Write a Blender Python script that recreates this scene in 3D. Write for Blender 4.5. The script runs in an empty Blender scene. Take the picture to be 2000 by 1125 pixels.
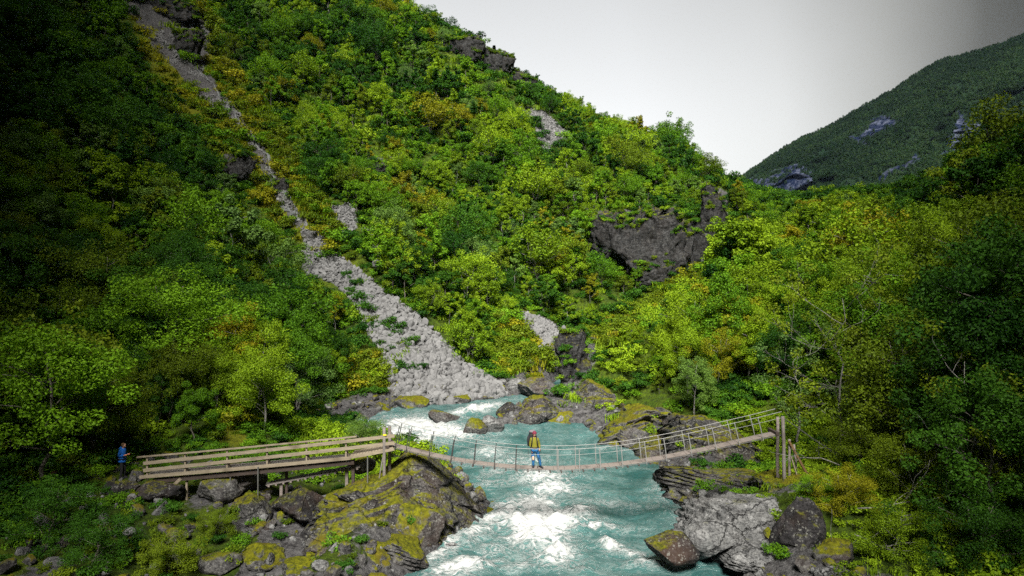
import bpy, bmesh, math, random
import numpy as np
from mathutils import Vector, Matrix, Euler
PI = math.pi
SC = bpy.context.scene
COL = SC.collection
rng = np.random.default_rng(7)
random.seed(7)
F = 1332.0                      # focal length in photograph pixels (2000 px wide)

def P(px, py, y):               # a point of the place seen at photograph pixel (px, py), y metres ahead
    return np.array(((px-1000.)/F*y, y, (562.5-py)/F*y))

# ------------------------------------------------------------------ noise
def _hash(ix, iy, iz, seed):
    h = (ix.astype(np.int64)*374761393 + iy.astype(np.int64)*668265263 + iz.astype(np.int64)*2147483647 + seed*974711) & 0xffffffff
    h = ((h ^ (h >> 13))*1274126177) & 0xffffffff
    h = ((h ^ (h >> 16))*2246822519) & 0xffffffff
    h = h ^ (h >> 13)
    return (h & 0xffffff)/float(0xffffff)*2-1

def vnoise(p, seed=0):
    p = np.asarray(p, dtype=float)
    i = np.floor(p).astype(np.int64); f = p-i
    f = f*f*f*(f*(f*6-15)+10)
    x, y, z = i[:, 0], i[:, 1], i[:, 2]; fx, fy, fz = f[:, 0], f[:, 1], f[:, 2]
    L = lambda a, b, t: a+(b-a)*t
    c = lambda dx, dy, dz: _hash(x+dx, y+dy, z+dz, seed)
    return L(L(L(c(0,0,0), c(1,0,0), fx), L(c(0,1,0), c(1,1,0), fx), fy),
             L(L(c(0,0,1), c(1,0,1), fx), L(c(0,1,1), c(1,1,1), fx), fy), fz)

def fbm(p, scale=1., octs=4, seed=0, gain=.5):
    p = np.asarray(p, dtype=float)*scale; a = 1.; s = np.zeros(len(p)); n = 0
    for o in range(octs):
        s += a*vnoise(p+o*17.3, seed+o*31); n += a; a *= gain; p = p*2.03
    return s/n

def ridged(p, scale=1., octs=3, seed=0):
    p = np.asarray(p, dtype=float)*scale; a = 1.; s = np.zeros(len(p)); n = 0
    for o in range(octs):
        s += a*(1-2*np.abs(vnoise(p+o*9.1, seed+o*13))); n += a; a *= .5; p = p*2.1
    return s/n

def sstep(a, b, x):
    t = np.clip((x-a)/(b-a), 0, 1); return t*t*(3-2*t)

def in_poly(x, y, poly):
    x = np.asarray(x, float); y = np.asarray(y, float); c = np.zeros(x.shape, bool)
    n = len(poly); j = n-1
    for i in range(n):
        xi, yi = poly[i]; xj, yj = poly[j]
        if yi != yj:
            c ^= ((yi > y) != (yj > y)) & (x < (xj-xi)*(y-yi)/(yj-yi)+xi)
        j = i
    return c

def poly_dist(x, y, poly):      # signed, positive outside
    d = np.full(np.shape(x), 1e9); n = len(poly)
    for i in range(n):
        x0, y0 = poly[i]; x1, y1 = poly[(i+1) % n]
        ex, ey = x1-x0, y1-y0; L = ex*ex+ey*ey
        t = np.clip(((x-x0)*ex+(y-y0)*ey)/max(L, 1e-9), 0, 1)
        d = np.minimum(d, np.hypot(x-x0-t*ex, y-y0-t*ey))
    return np.where(in_poly(x, y, poly), -d, d)

# ------------------------------------------------------------------ objects
def tag(o, label=None, cat=None, group=None, kind=None):
    if label: o['label'] = label
    if cat: o['category'] = cat
    if group: o['group'] = group
    if kind: o['kind'] = kind
    return o

def link(name, me, parent=None):
    o = bpy.data.objects.new(name, me); COL.objects.link(o)
    if parent is not None: o.parent = parent
    return o

def empty(name, loc, rz=0., label=None, cat=None, group=None):
    o = link(name, None); o.location = loc; o.rotation_euler = (0, 0, rz); o.empty_display_size = .3
    return tag(o, label, cat, group)

def mesh_np(name, V, Fc, mats=(), smooth=True, mi=None):
    V = np.asarray(V, dtype=np.float32); Fc = np.asarray(Fc, dtype=np.int32)
    me = bpy.data.meshes.new(name); k = Fc.shape[1]; n = len(Fc)
    me.vertices.add(len(V)); me.vertices.foreach_set('co', V.ravel())
    me.loops.add(n*k); me.loops.foreach_set('vertex_index', Fc.ravel())
    me.polygons.add(n); me.polygons.foreach_set('loop_start', np.arange(0, n*k, k, dtype=np.int32))
    for m in mats: me.materials.append(m)
    if mi is not None: me.polygons.foreach_set('material_index', np.asarray(mi, dtype=np.int32))
    me.update(calc_edges=True)
    me.polygons.foreach_set('use_smooth', np.full(n, bool(smooth)))
    me.validate(); return me

def set_attr(me, name, vals):
    a = me.attributes.new(name, 'FLOAT', 'POINT'); a.data.foreach_set('value', np.asarray(vals, dtype=np.float32))

class MB:                       # collects boxes, beams, tubes and blobs; build() links them as ONE mesh object
    def __init__(s): s.v = []; s.f = []; s.m = []
    def add(s, V, Fs, mi=0):
        b = len(s.v); s.v += [tuple(map(float, q)) for q in V]; s.f += [tuple(i+b for i in q) for q in Fs]; s.m += [mi]*len(Fs)
    def beam(s, a, b, w, h, up=(0, 0, 1), mi=0):
        a = Vector(a); b = Vector(b); d = (b-a).normalized(); up = Vector(up)
        x = d.cross(up)
        if x.length < 1e-4: x = d.cross(Vector((1, 0, 0)))
        x.normalize(); u = x.cross(d).normalized(); V = []
        c = min(w, h)*.12
        for q in (a, b):
            for sx, sz in ((-1, -1), (1, -1), (1, 1), (-1, 1)):
                V.append(q+x*(sx*w/2)+u*(sz*h/2))
        s.add(V, [(0, 1, 2, 3), (7, 6, 5, 4), (0, 4, 5, 1), (1, 5, 6, 2), (2, 6, 7, 3), (3, 7, 4, 0)], mi)
    def tube(s, pts, r, n=6, mi=0):
        pts = [Vector(p) for p in pts]; rs = r if hasattr(r, '__len__') else [r]*len(pts); V = []; Fs = []
        for i, p in enumerate(pts):
            d = (pts[min(i+1, len(pts)-1)]-pts[max(i-1, 0)]).normalized()
            x = d.cross(Vector((.31, .17, .93)))
            if x.length < 1e-3: x = d.cross(Vector((1, 0, 0)))
            x.normalize(); y = d.cross(x)
            for k in range(n):
                t = 2*PI*k/n; V.append(p+(x*math.cos(t)+y*math.sin(t))*rs[i])
        for i in range(len(pts)-1):
            for k in range(n):
                a = i*n+k; b = i*n+(k+1) % n; Fs.append((a, b, b+n, a+n))
        Fs.append(tuple(range(n-1, -1, -1))); Fs.append(tuple(range((len(pts)-1)*n, len(pts)*n)))
        s.add(V, Fs, mi)
    def ball(s, c, r, nu=10, nv=7, mi=0):
        r = r if hasattr(r, '__len__') else (r, r, r); V = []; Fs = []
        for j in range(nv+1):
            ph = PI*j/nv
            for i in range(nu):
                t = 2*PI*i/nu
                V.append((c[0]+r[0]*math.sin(ph)*math.cos(t), c[1]+r[1]*math.sin(ph)*math.sin(t), c[2]+r[2]*math.cos(ph)))
        for j in range(nv):
            for i in range(nu):
                a = j*nu+i; b = j*nu+(i+1) % nu; Fs.append((a, a+nu, b+nu, b))
        s.add(V, Fs, mi)
    def mesh(s, name, mats, off=(0, 0, 0), smooth=False):
        me = bpy.data.meshes.new(name)
        me.from_pydata([(x-off[0], y-off[1], z-off[2]) for x, y, z in s.v], [], s.f)
        for m in (mats if isinstance(mats, (list, tuple)) else [mats]): me.materials.append(m)
        me.polygons.foreach_set('material_index', s.m); me.polygons.foreach_set('use_smooth', [smooth]*len(s.f)); me.update()
        return me
    def build(s, name, mats, parent=None, off=None, smooth=False):
        if off is None: off = tuple(parent.location) if parent is not None and parent.parent is None else (0, 0, 0)
        return link(name, s.mesh(name, mats, off, smooth), parent)

# ------------------------------------------------------------------ materials
class NT:
    def __init__(s, name):
        s.m = bpy.data.materials.new(name); s.m.use_nodes = True; s.t = s.m.node_tree; s.t.nodes.clear()
        s.out = s.n('ShaderNodeOutputMaterial')
    def n(s, kind, **kw):
        x = s.t.nodes.new(kind)
        for k, v in kw.items():
            if k.startswith('in_'): x.inputs[int(k[3:])].default_value = v
            else: setattr(x, k, v)
        return x
    def l(s, a, b): s.t.links.new(a, b)
    def noise(s, scale, detail=4., rough=.55, vec=None, dist=0.):
        x = s.n('ShaderNodeTexNoise'); x.inputs['Scale'].default_value = scale; x.inputs['Detail'].default_value = detail
        x.inputs['Roughness'].default_value = rough; x.inputs['Distortion'].default_value = dist
        if vec is not None: s.l(vec, x.inputs['Vector'])
        return x.outputs['Fac']
    def ramp(s, fac, stops, interp='LINEAR'):
        r = s.n('ShaderNodeValToRGB'); e = r.color_ramp.elements; r.color_ramp.interpolation = interp
        while len(e) < len(stops): e.new(.5)
        for q, (p, c) in zip(e, stops):
            q.position = p; q.color = (c, c, c, 1) if not hasattr(c, '__len__') else (*c, 1)
        s.l(fac, r.inputs[0]); return r.outputs[0]
    def mix(s, fac, a, b, mode='MIX'):
        x = s.n('ShaderNodeMix', data_type='RGBA', blend_type=mode)
        for sock, v in ((x.inputs[0], fac), (x.inputs[6], a), (x.inputs[7], b)):
            if hasattr(v, 'is_linked'): s.l(v, sock)
            elif hasattr(v, '__len__'): sock.default_value = (*v, 1) if len(v) == 3 else v
            else: sock.default_value = v
        return x.outputs[2]
    def math(s, op, a, b=0., c=None, clamp=False):
        x = s.n('ShaderNodeMath', operation=op, use_clamp=clamp)
        for i, v in enumerate((a, b) if c is None else (a, b, c)):
            if hasattr(v, 'is_linked'): s.l(v, x.inputs[i])
            else: x.inputs[i].default_value = v
        return x.outputs[0]
    def bump(s, h, strength=.5, dist=.1, normal=None):
        b = s.n('ShaderNodeBump'); b.inputs['Strength'].default_value = strength; b.inputs['Distance'].default_value = dist
        s.l(h, b.inputs['Height'])
        if normal is not None: s.l(normal, b.inputs['Normal'])
        return b.outputs[0]
    def bsdf(s, col, rough=.8, normal=None, spec=.3):
        b = s.n('ShaderNodeBsdfPrincipled')
        for sock, v in ((b.inputs['Base Color'], col), (b.inputs['Roughness'], rough), (b.inputs['Specular IOR Level'], spec)):
            if hasattr(v, 'is_linked'): s.l(v, sock)
            elif hasattr(v, '__len__'): sock.default_value = (*v, 1)
            else: sock.default_value = v
        if normal is not None: s.l(normal, b.inputs['Normal'])
        s.l(b.outputs[0], s.out.inputs[0]); return b
    def pos(s): return s.n('ShaderNodeNewGeometry').outputs['Position']
    def obj(s): return s.n('ShaderNodeTexCoord').outputs['Object']
    def sepz(s, sock):
        x = s.n('ShaderNodeSeparateXYZ'); s.l(sock, x.inputs[0]); return x.outputs[2]
    def attr(s, name): return s.n('ShaderNodeAttribute', attribute_name=name).outputs['Fac']

def leaf_mat(name, a, b, c, trans=.28):
    m = NT(name); g = m.n('ShaderNodeNewGeometry'); oi = m.n('ShaderNodeObjectInfo')
    col = m.mix(g.outputs['Random Per Island'], a, b)
    col = m.mix(m.ramp(oi.outputs['Random'], [(.25, 0.), (1., .75)]), col, c)
    col = m.mix(m.ramp(m.noise(.09, 2, .5, g.outputs['Position']), [(.42, 0.), (.62, .5)]), col, c)
    v = m.math('MULTIPLY', m.math('MULTIPLY_ADD', oi.outputs['Random'], .5, .75), m.ramp(g.outputs['Random Per Island'], [(0., .58), (.6, .9), (1., 1.)])); v = m.math('MULTIPLY', v, 1.15)
    hs = m.n('ShaderNodeHueSaturation'); m.l(col, hs.inputs['Color']); m.l(v, hs.inputs['Value']); col = hs.outputs[0]
    d = m.n('ShaderNodeBsdfPrincipled'); m.l(col, d.inputs['Base Color']); d.inputs['Roughness'].default_value = .55
    d.inputs['Specular IOR Level'].default_value = .10
    t = m.n('ShaderNodeBsdfTranslucent'); m.l(col, t.inputs[0])
    x = m.n('ShaderNodeMixShader'); x.inputs[0].default_value = trans
    m.l(d.outputs[0], x.inputs[1]); m.l(t.outputs[0], x.inputs[2]); m.l(x.outputs[0], m.out.inputs[0])
    return m.m

M = {}
LEAF = {
    'green':  ((0.056,0.171,0.009), (0.121,0.274,0.013), (0.144,0.279,0.011)),
    'lime':   ((0.127,0.262,0.010), (0.223,0.359,0.014), (0.233,0.342,0.013)),
    'dark':   ((0.015,0.071,0.009), (0.037,0.123,0.012), (0.055,0.139,0.010)),
    'gold':   ((0.187,0.228,0.010), (0.286,0.302,0.012), (0.275,0.257,0.012)),
    'silver': ((0.088,0.199,0.037), (0.165,0.274,0.072), (0.132,0.228,0.031)),
    'olive':  ((0.076,0.148,0.009), (0.142,0.222,0.011), (0.147,0.199,0.010)),
}
for k, (a, b, c) in LEAF.items(): M[k] = leaf_mat('leaf_'+k, a, b, c)
M['needle'] = leaf_mat('needles', (.010,.028,.010), (.020,.045,.014), (.016,.032,.010), .12)

def bark_mat(name, a, b, dark):
    m = NT(name); p = m.obj()
    col = m.mix(m.noise(3., 4, .6, p), a, b)
    mp = m.n('ShaderNodeMapping'); m.l(p, mp.inputs[0]); mp.inputs['Scale'].default_value = (4, 4, 16)
    col = m.mix(m.ramp(m.noise(1.2, 3, .6, mp.outputs[0]), [(.5, 0.), (.6, 1.)]), col, dark)
    m.bsdf(col, .85); return m.m
M['bark'] = bark_mat('bark', (.10,.09,.075), (.20,.18,.15), (.03,.027,.022))
M['birch_bark'] = bark_mat('birch_bark', (.17,.165,.15), (.30,.29,.265), (.06,.055,.05))

def wood_mat(name, a, b, dark, sc=1.):
    m = NT(name); p = m.pos()
    mp = m.n('ShaderNodeMapping'); m.l(p, mp.inputs[0]); mp.inputs['Scale'].default_value = (.7*sc, 9*sc, 9*sc)
    n1 = m.noise(3., 6, .65, mp.outputs[0], .6); n2 = m.noise(1.3, 3, .5, p)
    col = m.mix(m.ramp(n1, [(.3, 0.), (.7, 1.)]), a, b)
    col = m.mix(m.ramp(n2, [(.52, 0.), (.72, .75)]), col, dark)
    m.bsdf(col, .8, m.bump(n1, .5, .01)); return m.m
M['grey_wood'] = wood_mat('weathered_wood', (.12,.105,.10), (.25,.225,.21), (.10,.08,.07))
M['pale_wood'] = wood_mat('pale_wood', (.19,.155,.11), (.33,.28,.21), (.10,.08,.055))
M['deck_wood'] = wood_mat('deck_wood', (.16,.135,.12), (.27,.235,.215), (.085,.07,.065))
M['post_wood'] = wood_mat('post_wood', (.12,.10,.09), (.30,.26,.24), (.05,.04,.035))
M['dark_wood'] = wood_mat('dark_wood', (.035,.027,.024), (.085,.063,.053), (.03,.02,.015))
M['brown_wood'] = wood_mat('brown_wood', (.11,.062,.03), (.19,.115,.055), (.05,.03,.015))

def metal_mat(name, c, rough=.4, metal=.8):
    m = NT(name); p = m.pos(); n = m.noise(14., 3, .6, p)
    b = m.bsdf(m.mix(n, tuple(x*.7 for x in c), c), rough); b.inputs['Metallic'].default_value = metal; return m.m
M['steel'] = metal_mat('galvanised_steel', (.24,.24,.235), .45, .55)
M['dark_steel'] = metal_mat('dark_steel', (.10,.10,.10), .5, .5)

def cloth_mat(name, a, b, sc=9.):
    m = NT(name); p = m.obj(); n = m.noise(sc, 4, .6, p); m.bsdf(m.mix(n, a, b), .85, m.bump(m.noise(sc*2, 4, .6, p), .6, .02)); return m.m
M['jacket_green'] = cloth_mat('olive_jacket', (.115,.115,.010), (.20,.185,.018))
M['jacket_blue'] = cloth_mat('blue_jacket', (.006,.08,.34), (.015,.15,.58))
M['trousers_blue'] = cloth_mat('blue_trousers', (.012,.075,.19), (.022,.14,.33))
M['black_cloth'] = cloth_mat('black_fabric', (.008,.008,.010), (.03,.03,.035))
M['grey_cloth'] = cloth_mat('grey_fabric', (.10,.09,.11), (.20,.18,.20))
M['maroon'] = cloth_mat('maroon_knit', (.10,.015,.03), (.22,.035,.065), 30.)
M['tan_cloth'] = cloth_mat('tan_patch', (.55,.36,.24), (.70,.50,.36))
M['skin'] = cloth_mat('skin', (.36,.19,.13), (.46,.26,.19), 5.)
M['skin_red'] = cloth_mat('flushed_skin', (.50,.16,.08), (.60,.24,.14), 5.)
M['hair'] = cloth_mat('hair', (.05,.025,.012), (.09,.05,.02), 30.)
M['eye'] = cloth_mat('eye', (.01,.01,.01), (.02,.02,.02))
M['lip'] = cloth_mat('lip', (.30,.07,.06), (.36,.10,.08))

def rock_mat(name, moss, lichen=.5, dark=(.012,.011,.012), lo=(.036,.034,.035), hi=(.185,.182,.178), brown=.25, crack=0., strata=.5, grain=1.5):
    m = NT(name); p = m.pos(); g = m.n('ShaderNodeNewGeometry')
    n1 = m.noise(grain, 10, .76, p, .3); n2 = m.noise(9., 8, .75, p); n3 = m.noise(.5, 3, .5, p)
    mp = m.n('ShaderNodeMapping'); m.l(p, mp.inputs[0]); mp.inputs['Rotation'].default_value = (.25, .35, .2); mp.inputs['Scale'].default_value = (.5, .5, 4.)
    st = m.noise(1.6, 7, .7, mp.outputs[0], .5)
    col = m.mix(m.ramp(n1, [(.38, 0.), (.64, 1.)]), lo, hi)
    col = m.mix(m.ramp(n2, [(.38, .95), (.54, 0.)]), col, dark)
    col = m.mix(m.math('MULTIPLY', m.ramp(st, [(.36, 1.), (.47, 0.)]), strata), col, dark)
    col = m.mix(m.ramp(n3, [(.5, 0.), (.7, brown)]), col, (.10,.055,.035))
    v = m.n('ShaderNodeTexVoronoi'); v.inputs['Scale'].default_value = 8.; v.inputs['Randomness'].default_value = 1.
    wp = m.n('ShaderNodeVectorMath', operation='ADD'); nn = m.n('ShaderNodeTexNoise'); nn.inputs['Scale'].default_value = 7.; m.l(p, nn.inputs['Vector'])
    sc_ = m.n('ShaderNodeVectorMath', operation='SCALE'); m.l(nn.outputs['Color'], sc_.inputs[0]); sc_.inputs['Scale'].default_value = .22; m.l(p, wp.inputs[0]); m.l(sc_.outputs[0], wp.inputs[1]); m.l(wp.outputs[0], v.inputs['Vector'])
    lich = m.math('MULTIPLY', m.ramp(v.outputs['Distance'], [(.26, 1.), (.38, 0.)]), m.ramp(m.noise(1.8, 6, .7, p), [(.47, 0.), (.56, lichen)]))
    col = m.mix(lich, col, (.27,.27,.245))
    h = m.math('ADD', m.math('MULTIPLY', n2, .6), m.math('MULTIPLY', st, .8)); h = m.math('ADD', h, n1)
    if crack:
        cv = m.n('ShaderNodeTexVoronoi', feature='DISTANCE_TO_EDGE'); cv.inputs['Scale'].default_value = crack
        mq = m.n('ShaderNodeMapping'); m.l(wp.outputs[0], mq.inputs[0]); mq.inputs['Rotation'].default_value = (.2, .3, 0); mq.inputs['Scale'].default_value = (.8, .8, 1.5); m.l(mq.outputs[0], cv.inputs['Vector'])
        ck = m.ramp(cv.outputs['Distance'], [(0., 0.), (.022, 1.)]); col = m.mix(m.math('MULTIPLY', m.math('SUBTRACT', 1., ck), .75), col, (.008,.008,.010)); h = m.math('ADD', h, m.math('MULTIPLY', ck, 1.))
    if moss > 0:                  # moss settles on faces that look up
        nz = m.sepz(g.outputs['Normal']); mm = m.math('MULTIPLY', m.math('ADD', m.math('MULTIPLY', nz, .5), m.math('MULTIPLY_ADD', n2, .45, m.math('MULTIPLY', m.noise(1.3, 9, .74, p), .8))), .62)
        ms = m.ramp(mm, [(.74-.24*moss, 0.), (.84-.24*moss, 1.)])
        mc = m.mix(m.ramp(m.noise(6., 7, .75, p), [(.34, 0.), (.66, 1.)]), (.014,.022,.003), (.20,.20,.004))
        mc = m.mix(m.ramp(m.noise(.9, 4, .6, p), [(.5, 0.), (.68, .7)]), mc, (.10,.075,.008))
        col = m.mix(ms, col, mc)
    m.bsdf(col, .85, m.bump(h, .9, .10), .2); return m.m
M['rock'] = rock_mat('rock', .55)
M['rock_mossy'] = rock_mat('mossy_rock', 1.0, .6)
M['rock_flank'] = rock_mat('outcrop_rock', .70, .75, (.007,.006,.007), (.022,.021,.022), (.135,.132,.130), .3, .7, .6)
M['rock_bare'] = rock_mat('bare_rock', .08, .25, (.028,.028,.030), (.125,.127,.128), (.31,.312,.31), .06, .55, .8)
M['rock_cliff'] = rock_mat('cliff_rock', .62, .2, (.002,.002,.002), (.004,.004,.004), (.080,.080,.081), .04, .8, .75, 2.2)
M['rock_dark'] = rock_mat('dark_rock', .42, .55, (.004,.004,.004), (.012,.011,.012), (.060,.057,.060), .35)
m = NT('scree_rock'); p = m.pos(); oi = m.n('ShaderNodeObjectInfo')
c = m.mix(m.noise(2.2, 6, .65, p), (.072,.072,.074), (.225,.225,.228)); c = m.mix(m.ramp(oi.outputs['Random'], [(0., 0.), (1., .5)]), c, (.25,.25,.252))
m.bsdf(c, .85, m.bump(m.noise(9., 4, .6, p), .6, .05), .2); M['scree'] = m.m

# hillside ground: rock, scree and bracken are masks of the land itself
m = NT('hillside'); p = m.pos(); g = m.n('ShaderNodeNewGeometry')
n1 = m.noise(.35, 6, .6, p); n2 = m.noise(3.2, 6, .7, p); n3 = m.noise(14., 4, .7, p)
veg = m.mix(m.ramp(n1, [(.35, 0.), (.65, 1.)]), (.030,.065,.005), (.100,.150,.008))
veg = m.mix(m.ramp(n2, [(.38, .8), (.6, 0.)]), veg, (.018,.024,.006))
veg = m.mix(m.math('MULTIPLY', m.attr('bracken'), m.ramp(n2, [(.3, .3), (.6, 1.)])), veg, (.15,.155,.008))
rk = m.mix(m.ramp(n2, [(.34, 0.), (.62, 1.)]), (.012,.011,.013), (.13,.127,.13))
rk = m.mix(m.ramp(n3, [(.56, 0.), (.66, .6)]), rk, (.22,.22,.20))
rm = m.math('ADD', m.attr('rock'), m.math('MULTIPLY', m.math('SUBTRACT', n2, .5), 1.1))
col = m.mix(m.ramp(rm, [(.42, 0.), (.56, 1.)]), veg, rk)
vo = m.n('ShaderNodeTexVoronoi'); vo.inputs['Scale'].default_value = 2.6; m.l(p, vo.inputs['Vector'])
sc = m.mix(vo.outputs['Color'], (.07,.07,.072), (.21,.21,.212))
sc = m.mix(m.ramp(vo.outputs['Distance'], [(.25, 0.), (.6, .9)]), sc, (.05,.05,.05))
sm = m.math('ADD', m.attr('scree'), m.math('MULTIPLY', m.math('SUBTRACT', n2, .5), .5))
col = m.mix(m.ramp(sm, [(.42, 0.), (.58, 1.)]), col, sc)
m.bsdf(col, .9, m.bump(m.math('ADD', n2, m.math('MULTIPLY', n3, .3)), 1., .25), .15); M['ground'] = m.m
# ------------------------------------------------------------------ the river in plan
RIVER = [(12,0),(10.5,15),(9.6,22),(9.2,27),(8.6,32),(9.2,38.5),(9.6,45),(8.5,50),(5.5,54),(2,55.3),(-.5,54.0),(-2.2,52.3),
         (-1.5,55),(0,58),(3,61),(7,66),(12,75),(16,84),(13,86),(9,78),(4,69),(.5,64),(-3,61.5),(-7,60.4),(-10,58.4),(-12.5,54.5),(-12,51.5),
         (-9,49.5),(-6,47.5),(-4,44),(-2.5,40),(-1.0,36),(-1.6,33),(-3.1,30),(-4.3,27),(-5,22),(-6,12),(-6,0)]
def water_z(x, y):
    return -11.5 + 1.2*sstep(48.5, 60, y) + 1.5*sstep(60, 80, y)

CT = []                          # ground heights: (photograph x, y, metres ahead), less the growth that stands on it
def cp(px, py, y, drop=0.): q = P(px, py, y); CT.append((q[0], q[1], q[2]-drop))
# left bank
for q in ((-17.3,32,-9.3),(-12,32,-10.2),(-6.5,33,-10.4),(-4,35,-11.0),(-10,27,-11.7),(-16,25,-10.6),(-26,28,-8.3),(-15,22,-10.6),(-8,22,-12.2),
          (-15,37,-9.0),(-20,42,-6.5),(-17,56,-9.6),(-10,46,-10.4),(-15,50,-9.2),(-15,10,-9.3),(-30,12,-5),(-9,10,-11),(-22,33,-8.6),(-19,33,-9.25)): CT.append(q)
# left spur
for a in ((760,760,62,0),(690,640,68,2),(600,560,76,3),(560,450,84,3),(450,300,100,3),(320,140,118,3),(250,0,130,2),(300,600,52,3.5),(0,600,42,3),
          (0,300,62,4),(0,0,90,4),(300,300,80,4),(200,830,38,1),(150,150,95,4),(450,650,54,2.5),(450,500,66,3.5)): cp(*a)
# scree and gully
for a in ((590,445,86,0),(660,520,80,0),(720,580,75,0),(800,680,69,0),(870,760,65.5,0),(980,778,64.5,0),(690,400,93,0),(560,395,92,0),(500,270,106,0),
          (430,190,118,0),(360,90,132,0),(330,0,145,0),(780,770,61.5,0),(700,790,59,0)): cp(*a)
# main hillside
for a in ((800,400,100,4),(800,200,125,4),(1000,400,100,4),(1000,600,76,3),(900,600,76,3),(1000,250,125,4),(600,200,125,4),(500,50,145,4),(600,-100,160,3),
          (1200,350,120,4),(1200,500,105,1),(1280,560,100,1),(1200,600,92,3),(1200,420,109,2),(1370,520,106,2),(1380,400,124,2),(1420,460,118,2),
          (1110,640,78,2),(1040,640,76,.5),(800,20,155,4),(1000,128,160,1.5),(880,70,152,.5),(960,105,157,.5),(1035,152,160,1),(1150,215,165,4),(1330,285,170,4),(1425,350,178,4),(1060,240,135,1),(950,110,150,2),
          (700,650,70,1.5),(900,690,71,1.5)): cp(*a)
for q in ((-40,185,66),(0,190,46),(30,200,28),(70,205,14),(-73,150,60),(-90,165,78),(-60,190,85),(0,215,42),(100,210,25)): CT.append(q)
# right bank and the forest behind it
for a in ((1450,435,115,6),(1550,440,95,5),(1520,440,120,4),(1600,440,90,5),(1100,760,60,1.6),(1110,665,63,1),(1250,610,64,2),(1380,530,69,3),(1300,760,55,1.8),(1450,720,52,2),(1500,620,60,3),
          (1600,500,72,5),(1750,450,68,5),(1545,915,32.5,0),(1600,925,33,0),(1750,900,35,1),(1900,760,38,3),(2000,560,45,4),(1400,1000,34,.8),(1540,1060,28.5,0),
          (1700,1090,25,.3),(1900,1020,26,.6),(1180,830,55.5,1.),(1250,800,54,1.2),(1350,900,42,1.3),(1450,890,38,1.0),(1290,880,46,.6),(1533,914,31.9,0),(1500,922,32.5,0),(1585,912,32.8,0)): cp(*a)
for q in ((15,10,-9.6),(30,10,-5),(50,40,6),(60,70,13),(70,110,16),(-90,60,30),(-85,105,50),(90,150,22),(30,100,2),(45,130,6)): CT.append(q)
CT = np.array(CT)
def _phi(d2): return np.sqrt(d2+16.)
_A = _phi(((CT[:, None, :2]-CT[None, :, :2])**2).sum(-1)) + 0.*np.eye(len(CT))
_K = np.block([[_A, np.c_[CT[:, :2], np.ones(len(CT))]], [np.c_[CT[:, :2], np.ones(len(CT))].T, np.zeros((3, 3))]])
_K[:len(CT), :len(CT)] -= np.eye(len(CT))*.6          # a little smoothing
_W = np.linalg.solve(_K, np.r_[CT[:, 2], 0, 0, 0])
def rbf(x, y):
    out = np.empty(len(x))
    for i in range(0, len(x), 20000):
        q = np.c_[x[i:i+20000], y[i:i+20000]]
        out[i:i+20000] = _phi(((q[:, None]-CT[None, :, :2])**2).sum(-1)) @ _W[:-3] + q @ _W[-3:-1] + _W[-1]
    return out

# ------------------------------------------------------------------ bare places on the land, outlined where the photograph shows them
SCREE = [[(583,440),(622,452),(660,495),(705,530),(740,560),(800,602),(860,660),(905,710),(960,740),(990,770),(900,790),(840,790),(765,768),(748,720),
          (745,690),(715,640),(690,590),(660,560),(620,540),(590,545),(600,510)],
         [(650,400),(695,402),(700,440),(680,470),(665,470)], [(1010,605),(1045,610),(1112,650),(1105,680),(1060,690),(1030,650)],
         [(1010,205),(1060,215),(1125,270),(1060,292),(1045,240)]]
ROCKY = [[(290,85),(345,45),(400,40),(410,75),(400,120),(430,180),(465,215),(490,255),(530,310),(560,370),(600,440),(575,440),(530,370),(490,290),(455,240),(415,215),(370,170),(340,130)],
         [(1165,415),(1270,410),(1385,440),(1380,515),(1300,550),(1230,500),(1175,470)], [(1370,355),(1422,375),(1420,455),(1390,450)],
         [(870,70),(930,80),(1000,120),(1045,150),(1020,170),(960,130),(900,95)],
         [(1095,660),(1130,640),(1135,720),(1100,770),(1070,760)], [(700,310),(760,310),(760,350),(710,350)],
         [(430,280),(470,290),(480,350),(440,340)], [(230,0),(380,0),(345,45),(290,70)]]
GREEN_STRIPS = [[(672,545),(700,545),(770,640),(830,690),(820,735),(790,730),(740,650),(690,590)],[(715,600),(740,620),(760,690),(745,690),(720,640)],[(620,470),(650,470),(665,500),(640,500)],[(875,680),(900,690),(905,720),(880,705)]]
GULLY = [(255,0),(420,0),(440,110),(520,215),(600,330),(645,425),(600,470),(540,430),(450,345),(350,210),(280,110)]
BRACKEN = [GULLY, [(560,430),(660,420),(690,520),(640,540)], [(960,640),(1020,600),(1080,690),(1070,740),(980,730)], [(430,800),(500,830),(480,880),(420,870)],
           [(600,700),(740,690),(755,760),(620,770)], [(1130,660),(1350,530),(1380,545),(1200,680)]]
def proj(x, y, z):
    y = np.maximum(y, .5); return 1000+F*x/y, 562.5-F*z/y
def mask(polys, px, py, soft):
    m = np.zeros(len(px))
    for q in polys:
        m = np.maximum(m, 1-sstep(-soft*.5, soft*.5, poly_dist(px, py, q)))
    return m

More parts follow.
